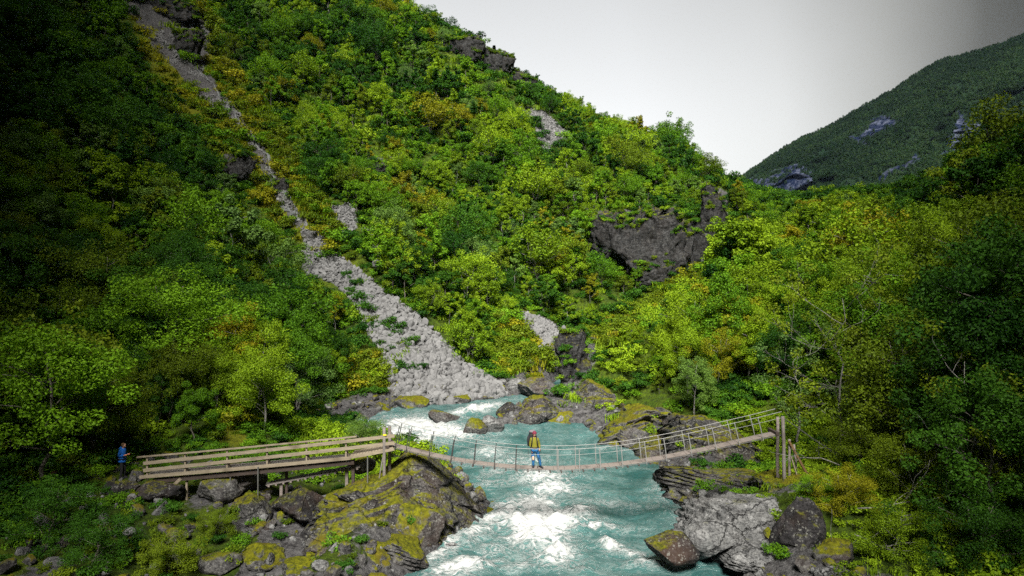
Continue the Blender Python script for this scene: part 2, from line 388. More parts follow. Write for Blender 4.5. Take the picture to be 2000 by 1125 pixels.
def height(x, y):
    x = np.asarray(x, float); y = np.asarray(y, float)
    z = rbf(x, y); d = poly_dist(x, y, RIVER); w = water_z(x, y)
    q = np.c_[x, y, np.zeros_like(x)]
    far = sstep(25, 90, y)
    nz = fbm(q, 1/9., 4, 3)*(.5+1.6*far) + fbm(q, 1/2.2, 3, 11)*.32
    z = z + nz*sstep(0, 5, d)
    px, py = proj(x, y, z)
    rk = mask(ROCKY, px, py, 14)
    z = z + rk*(ridged(q, 1/5., 4, 5)*1.6 + fbm(q, .7, 3, 9)*.6)
    bank = w + .12 + np.minimum(d*.55, 1.1)
    zo = np.where(d < 3, np.maximum(z, bank), z)
    # keep the land near the river level-ish with the bank
    zo = np.where((d < 2.5) & (d > 0), np.minimum(zo, w+.5+d*1.1), zo)
    zi = w - .25 - 1.1*np.minimum(1, -d/1.4)
    return np.where(d > 0, zo, zi)

GX = np.arange(-150, 150.1, .5); GY = np.arange(0, 220.1, .5)
_gx, _gy = np.meshgrid(GX, GY)
GH = height(_gx.ravel(), _gy.ravel()).reshape(_gx.shape)
def H(x, y):                     # quick ground height
    x = np.asarray(x, float); y = np.asarray(y, float)
    u = np.clip((x-GX[0])/.5, 0, len(GX)-1.001); v = np.clip((y-GY[0])/.5, 0, len(GY)-1.001)
    i = u.astype(int); j = v.astype(int); a = u-i; b = v-j
    return (GH[j, i]*(1-a)+GH[j, i+1]*a)*(1-b)+(GH[j+1, i]*(1-a)+GH[j+1, i+1]*a)*b
def surf(x, y): return np.maximum(H(x, y), np.where(poly_dist(np.asarray(x, float), np.asarray(y, float), RIVER) < 0, water_z(x, y), -99))
def hit(px, py, y0=15., y1=215.): # where the line of sight through a photograph pixel meets the land or the river
    ys = np.arange(y0, y1, .15); q = ((px-1000)/F*ys, ys, (562.5-py)/F*ys)
    below = q[2] <= surf(q[0], ys)
    k = int(np.argmax(below)) if below.any() else len(ys)-1
    return np.array((q[0][k], ys[k], q[2][k]))

# terrain sheet, finer where it is near
nu, nv = 560, 380
vv = np.linspace(0, 1, nv); Yr = 6+ (215-6)*(np.exp(2.2*vv)-1)/(math.exp(2.2)-1)
uu = np.linspace(-1, 1, nu); uu = np.sign(uu)*(np.abs(uu)*.72+.28*np.abs(uu)**3)*1.35
U, Y2 = np.meshgrid(uu, Yr); X2 = U*(Y2+16)
X2 = np.clip(X2, -149, 149)
tx, ty = X2.ravel(), Y2.ravel(); tz = height(tx, ty)
idx = np.arange(nu*nv).reshape(nv, nu)
quads = np.c_[idx[:-1, :-1].ravel(), idx[:-1, 1:].ravel(), idx[1:, 1:].ravel(), idx[1:, :-1].ravel()]
tp = np.c_[tx, ty, tz]
me = mesh_np('terrain', tp, quads, [M['ground']])
ppx, ppy = proj(tx, ty, tz); jit = fbm(tp, .35, 3, 21)*16*np.minimum(1., 70/np.maximum(ty, 20)); dr = poly_dist(tx, ty, RIVER)
rock = np.maximum(mask(ROCKY, ppx+jit, ppy+jit, 14), (1-sstep(1.2, 4.5, dr+fbm(tp, .3, 3, 5)*2))*.9)
rock = np.maximum(rock, .8*((tx > 7) & (tx < 14) & (ty > 24) & (ty < 50)) * sstep(-.3, .3, fbm(tp, .25, 3, 8)))
rock = np.maximum(rock, .85*((tx > -20) & (tx < -2) & (ty > 18) & (ty < 36)) * sstep(-.2, .35, fbm(tp, .3, 3, 15)+np.where(tx < -11, -.25, 0)))
set_attr(me, 'rock', rock); set_attr(me, 'scree', mask(SCREE, ppx+jit, ppy+jit, 10)); set_attr(me, 'bracken', mask(BRACKEN, ppx+jit, ppy+jit, 40))
tag(link('terrain', me), kind='structure')

# ground far out and unseen walls added behind the viewpoint to shade both sides
m = NT('valley_floor'); p = m.pos(); m.bsdf(m.mix(m.noise(.02, 6, .6, p), (.03,.05,.01), (.07,.08,.02)), .95, m.bump(m.noise(.3, 6, .7, p), 1., 1.)); M['floor'] = m.m
b = MB(); b.add([(-2400,-1350,-16),(2400,-1350,-16),(2400,2350,-16),(-2400,2350,-16)], [(0,1,2,3)])
tag(b.build('ground', M['floor']), kind='structure')
m = NT('shade_wall_rock'); p = m.pos(); m.bsdf(m.mix(m.ramp(m.noise(.06, 8, .65, p), [(.4, 0.), (.6, 1.)]), (.03,.04,.015), (.10,.10,.10)), .95, m.bump(m.noise(.5, 6, .7, p), 1., 1.)); M['wallrock'] = m.m
def gorge(side, x0, h0, slope, hmax):
    xs = np.r_[np.linspace(0, 60, 50), np.linspace(65, 260, 25)]; ys = np.linspace(-150, -4, 60)
    A, B = np.meshgrid(xs, ys)
    h = np.minimum(h0+slope*A, hmax)
    q = np.c_[A.ravel()*side, B.ravel(), np.zeros(A.size)]
    h = h*(.55+.45*sstep(-140, -60, B)) * (1-sstep(-20, -4, B)**1.0)
    z = -13 + (h+13)*1.0 + (fbm(q, 1/14., 4, 5).reshape(A.shape))*10*sstep(0, 30, h)
    z = np.where(A == 0, -16, z)
    V = np.c_[(x0+A.ravel())*side + fbm(q, 1/20., 3, 2)*2.5, B.ravel(), z.ravel()]
    idx = np.arange(A.size).reshape(A.shape)
    Q = np.c_[idx[:-1, :-1].ravel(), idx[:-1, 1:].ravel(), idx[1:, 1:].ravel(), idx[1:, :-1].ravel()]
    tag(link('mountain', mesh_np('mountain', V, Q, [M['wallrock']])), kind='structure')  # unseen added wall, its profile shaped to throw shade over one side
SUN_EL = 48.
gorge(-1, 15.5, 46., 3.8, 330.)
gorge(1, 11.5, 44., 3.1, 300.)
# ------------------------------------------------------------------ water
FOAM = [  # where the river breaks white: photograph x, y, half width, half height, lean, strength
 (830,836,90,17,.1,.98),(760,850,60,14,0,1.0),(930,802,60,8,-.2,.95),(880,852,60,11,0,1.0),(800,862,60,11,0,1.0),(790,822,40,7,.1,.7),(880,815,50,5,.1,.55),
 (1060,935,60,14,0,.75),(1080,955,50,14,0,.85),(1045,985,40,22,0,.8),(1060,1020,75,24,0,1.25),(1050,1045,55,22,0,1.2),(1085,1080,45,22,0,1.05),(1130,1005,30,12,0,.85),(1000,995,50,13,0,.7),
 (970,1010,70,12,-.25,.75),(930,1040,70,14,-.3,.7),(905,1110,60,16,-.2,1.0),(960,1075,35,12,0,.5),(860,1085,60,12,-.4,.75),(1000,925,70,9,0,.45),
 (1170,1030,50,8,0,.7),(1195,1065,28,11,.3,.9),(1240,1085,40,9,.25,.8),(1275,1103,40,7,0,.8),(1020,1105,60,8,0,.5),(1120,1110,50,8,.2,.35),
 (960,885,40,8,0,.55),(1000,900,60,10,0,.5),(910,905,40,8,0,.4),(1180,985,70,6,.1,.3),(1290,960,20,30,0,.3),(1330,1000,16,26,.3,.3),(1200,880,60,5,0,.2),(960,945,40,10,0,.45),(880,1060,50,10,-.4,.7)]
xs = np.arange(-17, 20, .16); yv = [2.]
while yv[-1] < 92: yv.append(yv[-1]+.07+.0030*yv[-1])
A, B = np.meshgrid(xs, np.array(yv)); wx, wy = A.ravel(), B.ravel(); d = poly_dist(wx, wy, RIVER); wz = water_z(wx, wy)
px, py = proj(wx, wy, wz); fo = np.zeros(len(wx))
for (cx, cy, rx, ry, lean, st) in FOAM:
    dx = px-cx; dy = (py-cy)-lean*0-dx*lean*-1*.0
    ca, sa = math.cos(lean), math.sin(lean); ex = dx*ca+(py-cy)*sa; ey = -dx*sa+(py-cy)*ca
    fo = np.maximum(fo, st*np.exp(-.9*((ex/rx)**2+(ey/ry)**2))) + .12*st*np.exp(-.5*((ex/rx)**2+(ey/ry)**2))
q = np.c_[wx, wy, np.zeros(len(wx))]
wr = fbm(q*np.array((1, .75, 1)), .55, 3, 4); ch = ridged(q*np.array((1.0, 1.5, 1)), .8, 3, 6)
rough = np.clip(fo, 0, 1.2)
z = wz + .22*wr + .09*ch*(1+rough) + rough*(.55*np.abs(fbm(q, .9, 4, 8)) + .16*fbm(q, 2.6, 3, 9)) + .10*rough
z += .22*np.exp(-((wy-48.5)/1.2)**2)*fbm(q, .5, 2, 14)
keep = d < 1.6
idx = np.arange(A.size).reshape(A.shape)
Q = np.c_[idx[:-1, :-1].ravel(), idx[:-1, 1:].ravel(), idx[1:, 1:].ravel(), idx[1:, :-1].ravel()]; Q = Q[keep[Q].all(1)]
used = np.unique(Q); remap = np.full(A.size, -1); remap[used] = np.arange(len(used))
m = NT('river_water'); p = m.pos()
mp = m.n('ShaderNodeMapping'); m.l(p, mp.inputs[0]); mp.inputs['Scale'].default_value = (1., 1.25, 1.)
f1 = m.noise(1.25, 7, .62, mp.outputs[0], 2.2); f2 = m.noise(5., 4, .6, mp.outputs[0], 1.2); f3 = m.noise(.35, 4, .6, p, .8)
fm = m.math('ADD', m.attr('foam'), m.math('MULTIPLY', m.math('SUBTRACT', f1, .5), 2.3))
fm = m.math('ADD', fm, m.math('MULTIPLY', m.math('SUBTRACT', f2, .5), .6))
foam = m.ramp(fm, [(.46, 0.), (.58, .5), (.86, 1.)])
# thin veins of foam drawn out on the green water
ve = m.math('ABSOLUTE', m.math('SUBTRACT', m.noise(1.1, 6, .66, mp.outputs[0], 1.8), .5))
vein = m.math('MULTIPLY', m.ramp(ve, [(0., 1.), (.07, 0.)]), m.ramp(f3, [(.34, 0.), (.56, .75)]))
foam = m.math('MAXIMUM', foam, m.math('MULTIPLY', vein, m.ramp(m.attr('foam'), [(.0, .22), (.35, .9)])))
teal = m.mix(m.ramp(f3, [(.35, 0.), (.65, 1.)]), (.021,.082,.080), (.072,.165,.160))
teal = m.mix(m.ramp(m.attr('foam'), [(0., 0.), (.7, .7)]), teal, (.125,.255,.245))
col = m.mix(foam, teal, (.47,.49,.49))
h = m.math('ADD', m.math('MULTIPLY', f1, .7), m.math('MULTIPLY', f2, .35)); h = m.math('ADD', h, m.math('MULTIPLY', foam, .5))
m.bsdf(col, m.math('MULTIPLY_ADD', foam, .6, .16), m.bump(h, .8, .22), .4); M['water'] = m.m
me = mesh_np('river', np.c_[wx, wy, z][used], remap[Q], [M['water']]); set_attr(me, 'foam', fo[used])
tag(link('river', me), kind='structure')

# ------------------------------------------------------------------ rocks
def rock_shape(seed, sub=4, cuts=9, strat=0., rough=1., tilt=(.25, .2, 1), cut0=.5, boxy=0., blocks=0, step=.06):
    bm = bmesh.new(); bmesh.ops.create_icosphere(bm, subdivisions=sub, radius=1)
    V = np.array([v.co[:] for v in bm.verts]); Fc = np.array([[v.index for v in f.verts] for f in bm.faces]); bm.free()
    r = np.random.default_rng(seed); n0 = V/np.linalg.norm(V, axis=1)[:, None]
    if boxy: V = np.sign(V)*np.abs(V)**(1-boxy)
    V = V*(1+.22*fbm(n0, 1.1, 2, seed)[:, None])
    for k in range(cuts):
        n = r.normal(size=3); n /= np.linalg.norm(n); o = r.uniform(cut0, .86)
        e = np.maximum(V@n-o, 0); V -= n*e[:, None]*.93
    if blocks:                   # broken into blocks: each takes its own step in or out
        sd = r.normal(size=(blocks, 3)); sd /= np.linalg.norm(sd, axis=1)[:, None]; sc3 = np.array((1., 1., .62)); jit = np.c_[fbm(n0, 3., 3, seed+40), fbm(n0+5, 3., 3, seed+41), fbm(n0+9, 3., 3, seed+42)]*.22
        cell = np.argmin(((((n0+jit)[:, None]-sd[None])*sc3)**2).sum(-1), 1); V += n0*r.uniform(-step, step, blocks)[cell][:, None]
    if strat:
        t = np.array(tilt, float); t /= np.linalg.norm(t); s = V@t*strat+fbm(V, 1.6, 3, seed+4)*.9; s = s-np.floor(s)
        h = V-np.outer(V@t, t); V += h*(.20*(s-.5)*(s > .08))[:, None]
    V += n0*(rough*(.07*fbm(V, 2.6, 4, seed+1)+.05*ridged(V, 2.2, 3, seed+2)+.03*fbm(V, 8., 3, seed+3)))[:, None]
    lo, hi = V.min(0), V.max(0); V = (V-(lo+hi)/2)/(hi-lo)
    return V, Fc
_shapes = {}
def rock_mesh(kind, k):
    if (kind, k) not in _shapes:
        if kind == 'slab': V, Fc = rock_shape(100+k, 5, 8, 6., .9, tilt=(.45, -.15, 1), blocks=14, step=.03)
        elif kind == 'smooth': V, Fc = rock_shape(200+k, 5, 10, 0, .55, cut0=.45)
        elif kind == 'rough': V, Fc = rock_shape(300+k, 5, 9, 0, 1.3, blocks=26, step=.035)
        elif kind == 'cliff': V, Fc = rock_shape(400+k, 6, 8, 0, 2.6, boxy=.45, blocks=170, step=.12)
        else: V, Fc = rock_shape(500+k, 4, 9, 0, 1.)
        _shapes[kind, k] = (V, Fc)
    return _shapes[kind, k]
def boulder(label, px, pyb, w, h, mat='rock', kind='block', k=0, y=None, deep=.9, rz=0., tilt=0., name='boulder', sink=.22, group=None, smooth=True, cat='boulder', wedge=0., hollow=0.):
    """px, pyb: middle of its foot in the photograph; w, h: its width and height there."""
    q = hit(px, pyb) if y is None else P(px, pyb, y)
    s = q[1]/F; W, Hh = w*s, h*s
    V, Fc = rock_mesh(kind, k)
    R = np.array(Matrix.Rotation(rz, 3, 'Z') @ Matrix.Rotation(tilt, 3, 'Y'))
    G = V@R.T; lo, hi = G.min(0), G.max(0); G = (G-(lo+hi)/2)/(hi-lo)
    zt = Hh*(1+sink); G = G*np.array((W, W*deep, zt))
    if hollow: G[:, 1] += np.where(G[:, 1] < 0, 1, 0)*W*deep*hollow*np.exp(-(G[:, 0]/(W*.27))**4-((G[:, 2]+zt*.02)/(zt*.24))**4)
    if wedge: G[:, 2] = (G[:, 2]+zt/2)*(1-wedge*sstep(-W*.5, W*.5, G[:, 0]))-zt/2
    G[:, 2] += zt*(.5-sink/(1+sink))
    o = link(name, mesh_np(name, G, Fc, [M[mat]], smooth)); o.location = (q[0], q[1]+W*deep*.35, q[2])
    if kind == 'cliff':
        me = o.data; n = np.empty(len(me.vertices)*3, dtype=np.float32); me.vertices.foreach_get('normal', n); n = n.reshape(-1, 3)
        c_ = np.nonzero((n[:, 2] > .22) & (n[:, 1] < .35))[0]
        if len(c_): LEDGE.append(G[rng.choice(c_, min(len(c_), int(8+W*Hh*.6)))]+np.array(o.location))
    return tag(o, label, cat, group)
LEDGE = []

def outcrop(label, prof, base_z, yc, skew, deep, lean, mat, seed, name='rock_outcrop', **kw):
    V, Fc = rock_shape(seed, 6, **kw); xn, yn, zn = V.T
    pr = np.array(prof, float); px = pr[0, 0]+(xn+.5)*(pr[-1, 0]-pr[0, 0]); top = np.interp(px, pr[:, 0], pr[:, 1])
    Y = yc+skew*xn; X = (px-1000)/F*Y; Zt = (562.5-top)/F*Y; Z = base_z+(zn+.5)*np.maximum(Zt-base_z, .3)
    Y = Y+yn*deep+(zn-.5)*lean*(yn < 0)*np.minimum(1, -yn*3)
    G = np.c_[X, Y, Z]; o0 = np.array((G[:, 0].mean(), G[:, 1].mean(), base_z)); o = link(name, mesh_np(name, G-o0, Fc, [M[mat]], True)); o.location = o0
    return tag(o, label, 'outcrop')
outcrop('big fractured mossy outcrop under the left bridge post, falling to the river', [(592,975),(632,936),(690,924),(740,916),(765,906),(792,882),(830,892),(870,925),(910,962),(945,998),(968,1030)], -12.2, 32.8, 2.6, 5.2, 2.2, 'rock_flank', 811,
        cuts=8, rough=2.2, boxy=.45, blocks=70, step=.17)
outcrop('dark layered bedrock dipping to the water under the right half of the bridge', [(1262,898),(1320,898),(1390,904),(1450,906),(1500,920),(1560,945),(1620,980)], -12.0, 37.5, -8., 5., 4.5, 'rock', 812,
        cuts=6, rough=1.3, boxy=.5, strat=7., tilt=(.35, -.1, 1), blocks=60, step=.05)
outcrop('low ledges of wet grey rock stepping down beside the pale slab boulder', [(1322,985),(1380,975),(1440,962),(1510,965),(1570,985)], -12.0, 32., -3.5, 3., 2.5, 'rock_bare', 813,
        cuts=6, rough=1.2, boxy=.5, strat=6., tilt=(.4, .1, 1), blocks=40, step=.05)
outcrop('large round rock with moss patches between rapids and pool', [(975,842),(995,802),(1025,774),(1060,766),(1092,784),(1118,815)], -12.3, 57., .5, 4., 1.6, 'rock_flank', 818, cuts=9, rough=1.7, boxy=.3, blocks=40, step=.1)
outcrop('mossy grey rock ledges climbing the bank behind the right rails', [(1285,846),(1325,812),(1375,806),(1430,828),(1480,862)], -12.0, 44.5, -2.5, 4., 2.6, 'rock_flank', 819, cuts=8, rough=1.7, boxy=.4, strat=4., tilt=(.4,.2,1), blocks=50, step=.09)
outcrop('low pale and mossy rock saddle at the head of the pool', [(1030,848),(1072,822),(1110,806),(1150,820),(1172,848)], -12.2, 55.6, -.8, 3., 1.6, 'rock_flank', 820, cuts=9, rough=1.5, boxy=.35, blocks=40, step=.09)
outcrop('tall brown mossy rock mass above the pool behind the hiker', [(1080,806),(1112,764),(1160,738),(1205,742),(1245,778),(1268,815)], -12.3, 58., -1.5, 5., 2.5, 'rock_flank', 814, cuts=8, rough=1.8, boxy=.4, blocks=60, step=.12)
outcrop('broad moss draped rock slope on the pool\'s right shore', [(1146,842),(1190,812),(1250,780),(1300,782),(1338,815),(1354,855)], -12.3, 52.5, -2., 5., 3.2, 'rock_mossy', 815, cuts=8, rough=1.6, boxy=.4, strat=4., tilt=(.4, .2, 1), blocks=60, step=.09)
outcrop('grey and mossy rock bulge at the pool edge behind the right rails', [(1212,876),(1250,850),(1305,836),(1360,842),(1410,870)], -12.2, 47.5, -3., 4., 2.5, 'rock_flank', 816, cuts=8, rough=1.7, boxy=.4, blocks=50, step=.1)
outcrop('mossy rock knoll carrying the right bridge posts', [(1462,940),(1500,922),(1540,912),(1590,910),(1640,925),(1690,960)], -11.5, 32.9, -1., 3.2, 2., 'rock_mossy', 817, cuts=7, rough=1.7, boxy=.4, blocks=50, step=.09)
BO = boulder
OUT = 'outcrop'
# left shore, near
BO('huge dark boulder with a hollow shaded front under the ramp', 552,1098,165,122,'rock_dark','rough',21,30.2,1.1,.4,0,'boulder',.2,hollow=.42)
BO('dark lichen spotted boulder leaning on the left of the hollow fronted one', 462,1085,118,108,'rock_flank','rough',3,30.6,1.0,1.4)
BO('sloping slab with a moss top edge reaching the water below the post', 805,1092,120,92,'rock_mossy','rough',4,29.3,1.1,.2,.5)
BO('pale flat topped boulder with moss along its rim at the foam edge', 765,1122,150,68,'rock_mossy','slab',0,27.8,1.0,.3,.15)
BO('low mossy boulder cut by the bottom edge beside the foam', 712,1140,110,62,'rock_mossy','rough',5,26.9,1.0,2.)
BO('small round moss cushion rock in front of the hollow boulder', 612,1112,50,30,'rock_mossy','block',1,28)
BO('moss covered rock wedged between pale slab and rock shoulder', 665,1098,62,34,'rock_mossy','block',2,28.6)
BO('mossy rock lump at the lower left, before the dark boulders', 505,1118,90,44,'rock_mossy','rough',6,27.5)
BO('flat bare grey stone lying below the hollow boulder', 655,1080,46,18,'rock_bare','block',3,29.3)
BO('dark rough rock heap under the ramp\'s left end', 300,985,90,40,'rock_dark','rough',7,31)
BO('grey rock with moss patch below the middle of the ramp', 415,985,95,48,'rock','rough',8,31.5)
BO('rounded lichen rock beneath the ramp beam', 480,958,60,36,'rock','block',4,32.6)
BO('stone block propping the old plank gangway', 700,925,60,26,'rock','block',5,32.8)
BO('dark knobbly rock left of the ramp foot', 230,975,70,34,'rock_dark','rough',9,31.5)
BO('half buried mossy stone in the shaded lower left corner', 200,1050,70,30,'rock_mossy','block',6,28)
BO('dim grey stone among the plants at lower left', 330,1065,60,28,'rock','block',7,28)
BO('low mossy rock on the bottom edge left of the moss cushion', 580,1145,90,42,'rock_mossy','rough',10,26.3)
BO('lichened stone near the bottom edge in the left foreground', 420,1125,80,36,'rock','block',8,27)
BO('low dark rock filling the hollow below the gangway', 640,1040,80,50,'rock_flank','rough',23,30.6)
BO('mossy stone cluster head between the outcrop and the hollow boulder', 625,1075,60,34,'rock_mossy','rough',24,29.6)
BO('small dark stone under the hollow boulder, left of the flat bare one', 590,1100,46,26,'rock_dark','block',25,29)
BO('moss lump above the low mossy boulder at the bottom edge', 640,1122,60,34,'rock_mossy','rough',25,27.8)
BO('grey broken rock between moss cushion and pale slab', 690,1112,56,30,'rock_flank','rough',26,28)
# right shore, near
BO('large pale grey boulder of smooth slabs on the right shore', 1430,1098,205,108,'rock_bare','slab',1,28.6,1.0,.5,.25)
BO('broken pale block at the left end of the large slab boulder', 1395,1090,120,66,'rock_bare','smooth',2,27.9,.8,.3,.1)
BO('dark rounded boulder standing in the water with foam round it', 1318,1102,108,50,'rock_dark','smooth',3,27.3,.9,.2,.1)
BO('flat bluish slab sloping into the water under the pale boulder', 1480,1118,130,40,'rock_bare','slab',2,27.0,1.,.8,.1)
BO('purple brown block boulder speckled white on the right bank', 1570,1120,105,135,'rock_dark','rough',22,27.2,1.,.3)
BO('mossy hump among the plants at lower right', 1640,1120,90,60,'rock_mossy','rough',15,25.5)
BO('shaded rock with pale spots right of the purple block', 1650,1040,70,50,'rock_dark','block',9,28.5)
# upstream
BO('angular grey boulder standing midstream in the white rapids', 868,838,68,36,'rock','smooth',4,54.5,.8,.3,.15)
BO('low flat stone washed by the rapids upstream of the midstream boulder', 905,814,50,10,'rock','slab',7,57,.7)
BO('moss backed boulder at the lip between rapids and pool', 927,852,50,34,'rock_mossy','block',10,51.5,.9,.2,.3)
BO('smooth grey stone leaning on the moss backed boulder', 962,846,46,34,'rock_bare','smooth',5,52.2,.8)
BO('dark boulder between the pool stones and the large round one', 990,828,45,40,'rock_dark','block',11,55.5)
BO('pale flat shelf rock along the head of the pool', 1010,848,120,12,'rock_bare','slab',8,54.6,.4)
BO('pale cleft rock with a green moss flank at the pool edge', 1105,852,78,46,'rock_mossy','smooth',6,54.5,.8,.2,.35)
BO('dark angular block sitting on the mossy right bank', 1290,842,48,44,'rock_dark','smooth',7,52)
BO('grey ridged boulder behind the bridge rails at the pool edge', 1250,884,85,46,'rock','slab',10,48.5,.8,.3,.25)
BO('reddish wet stone at the waterline of the pool', 1200,866,50,16,'rock','smooth',8,51)
BO('mossy boulder right of the ridged grey one behind the rails', 1330,880,70,44,'rock_mossy','block',12,47)
BO('grey stone half hidden by bushes behind the bridge rails', 1370,850,50,30,'rock','block',13,48)
BO('overhanging dark rock at the mouth of the gorge', 1150,772,80,70,'rock_cliff','rough',18,61.5,.9,.3,.2,'rock_outcrop',cat=OUT)
BO('tall black rock cleft where the gorge enters', 1118,760,70,118,'rock_cliff','cliff',0,62.5,.8,.2,0,'rock_outcrop',cat=OUT)
BO('jumbled grey rock below the bracken slope at the gorge', 1050,775,80,36,'rock','rough',19,63)
BO('white streaked rock on the far bank right of the scree foot', 1010,765,60,24,'rock_bare','block',14,64.5)
BO('moss topped boulder at the foot of the scree', 800,806,75,30,'rock_mossy','block',15,58.5,.8)
BO('mossy flat boulder left of the rapids', 745,815,60,26,'rock_mossy','block',16,57.5)
BO('moss capped stone beside the rapids right of the scree foot', 880,795,80,24,'rock_mossy','block',17,61)
BO('rounded grey boulder on the left shore above the ramp', 675,840,85,36,'rock','smooth',9,55,.8)
BO('grey stone block on the shore left of the moss topped boulder', 715,800,50,24,'rock','block',18,58.8)
BO('brown stone at the left shore under the bushes', 640,800,60,28,'rock','block',19,58)
BO('moss hump on the shore between two grey stones', 690,822,50,18,'rock_mossy','block',20,56.5)
BO('pale stone at the top corner of the rapids', 950,790,46,16,'rock','block',21,62.5)
BO('grey boulder resting at the scree\'s left foot', 770,775,50,24,'rock','block',22,61)
BO('small grey boulder on the upper scree tongue', 712,455,16,12,'rock_bare','block',23,87)
BO('whitish boulder on the bracken right of the scree', 735,520,18,13,'rock_bare','block',24,79)
# cliffs on the hillside
def cliff(label, px, pyb, w, h, y, k, deep=.5, rz=0., tilt=0.): BO(label, px, pyb, w, h, 'rock_cliff', 'cliff', k, y, deep, rz, tilt, 'cliff', .15, cat='cliff')
cliff('broad black cliff face above the valley woods, ferns on its top', 1283,556,225,160,102,1,.45,.2,.1)
cliff('left shoulder of the black cliff, ivy green along its upper edge', 1200,508,105,100,103,2,.5,.8)
cliff('pale grey foot of the black cliff above the bushes', 1275,556,100,56,101,3,.4,.3)
cliff('narrow dark cliff cleft at the right end of the hill', 1398,462,62,112,118,4,.6,.3)
cliff('grey cliff band below the skyline trees, its left part', 905,118,90,54,145,5,.4,.3)
cliff('grey cliff band below the skyline trees, its middle part', 962,150,95,62,147,6,.4,.9)
cliff('small lower end of the skyline cliff band', 1022,174,62,44,149,7,.4,.2)
cliff('small dark crag in the woods of the main hillside', 730,345,50,36,105,8,.4,.2)
cliff('wet black rock wall at the head of the gully', 325,55,130,80,136,9,.4,.5)
cliff('grey stream worn slab high in the gully', 360,120,70,70,127,10,.35,.3,.3)
cliff('mossy rock rib left of the gully stream', 465,345,70,60,94,11,.4,.3,.4)
cliff('rock step beside the little waterfall', 545,385,40,40,91.5,12,.5,.3)

# the thin stream in the gully
m = NT('stream_water'); p = m.pos(); m.bsdf(m.mix(m.noise(2., 5, .6, p), (.05,.055,.058), (.24,.25,.255)), .35, m.bump(m.noise(5., 4, .6, p), .8, .1)); M['stream'] = m.m
sp = [(352,70),(372,110),(400,150),(428,185),(450,215),(470,245),(492,270),(512,298),(522,322),(535,345),(545,368),(556,388),(566,402),(577,420),(588,438)]
V = []; Q = []
pts = np.array([hit(*a, 60) for a in sp]); ts = np.linspace(0, len(pts)-1, 140)
sx = [np.interp(ts, np.arange(len(pts)), pts[:, i]) for i in range(3)]
wob = fbm(np.c_[ts, ts*0, ts*0], 1.3, 3, 77)*1.1
for i in range(140):
    y = sx[1][i]; w = .12+.10*math.sin(i*.7)+.16*abs(wob[i])
    for s_ in (-1, -.35, .35, 1):
        x = sx[0][i]+s_*w+wob[i]; V.append((x, y, float(H(x, y))+.22+.08*(1-s_*s_)))
for i in range(139):
    for k in range(3): a = i*4+k; Q.append((a, a+1, a+5, a+4))
tag(link('stream', mesh_np('stream', V, Q, [M['stream']])), kind='structure')
# ------------------------------------------------------------------ plants
def leaves(centres, radii, n_each, size, r, flat=.75, up=.45, aspect=.6):
    C_, N_ = [], []
    for c, rad, n in zip(centres, radii, n_each):
        u = r.normal(size=(n, 3)); u /= np.linalg.norm(u, axis=1)[:, None]
        t = r.uniform(.25, 1., (n, 1))**.55
        C_.append(np.array(c)+u*t*rad*np.array((1, 1, flat))); N_.append(u)
    c = np.concatenate(C_); u = np.concatenate(N_); n = len(c)
    nrm = u*.55+np.array((0, 0, up))+r.normal(size=(n, 3))*.42; nrm /= np.linalg.norm(nrm, axis=1)[:, None]
    a = np.cross(nrm, r.normal(size=(n, 3))); a /= np.linalg.norm(a, axis=1)[:, None]; b_ = np.cross(nrm, a)
    s = size*r.uniform(.65, 1.3, (n, 1)); a = a*s; b_ = b_*s*aspect
    V = np.stack([c-a, c-b_-a*.1, c+a, c+b_-a*.1], 1).reshape(-1, 3)
    return V, np.arange(4*n).reshape(n, 4)

def tree_geo(seed, Ht, W, leaf, n_leaf, kind='round', trunk_r=.09, limbs=9, stems=1):
    r = np.random.default_rng(seed); b = MB(); cs, rs = [], []
    for st in range(stems):
        lean = r.uniform(-.16, .16, 2)*Ht*(1.6 if stems > 1 else .5)
        n = 7; pts = [np.array((lean[0]*(i/n)**1.3+r.normal()*.02*Ht*(i > 0), lean[1]*(i/n)**1.3+r.normal()*.02*Ht*(i > 0), Ht*.86*i/n-.3*(i == 0))) for i in range(n+1)]
        b.tube(pts, [trunk_r*(1-.82*i/n) for i in range(n+1)], 6)
        for k in range(limbs):
            t = r.uniform(.22, .95); i = t*n; i0 = min(int(i), n-1); p0 = pts[i0]+(pts[i0+1]-pts[i0])*(i-i0)
            ang = 2.4*k+r.uniform(-.5, .5)+st
            if kind == 'cone': L = W*.5*(1.15-t)*1.2
            elif kind == 'weep': L = W*.5*r.uniform(.6, 1.1)*(1.2-.5*t)
            else: L = W*.5*r.uniform(.65, 1.1)*math.sin(PI*min(1, .25+t*.72))**.6
            rise = L*r.uniform(.25, .8)*(1.1-.3*t)
            mid = p0+np.array((math.cos(ang)*L*.5, math.sin(ang)*L*.5, rise*.62)); end = p0+np.array((math.cos(ang)*L, math.sin(ang)*L, rise))
            b.tube([p0, mid, end], [trunk_r*.42*(1-.5*t), trunk_r*.26, trunk_r*.08], 5)
            cr = W*r.uniform(.10, .19)
            cs += [end, mid+r.normal(size=3)*cr*.8, end+r.normal(size=3)*cr*1.2]; rs += [cr, cr*.8, cr*.75]
            if r.random() < .6: cs.append(end+np.array((0, 0, -cr*.9))+r.normal(size=3)*cr*.5); rs.append(cr*.7)
        for k in range(4):
            cs.append(pts[-1]+np.array((r.normal()*W*.07, r.normal()*W*.07, r.uniform(-.1, .13)*Ht))); rs.append(W*r.uniform(.08, .13))
    rs = np.array(rs); w = rs**2; n_each = np.maximum(8, (n_leaf*w/w.sum()).astype(int))
    V, Q = leaves(cs, rs, n_each, leaf, r, .8)
    return b, V, Q

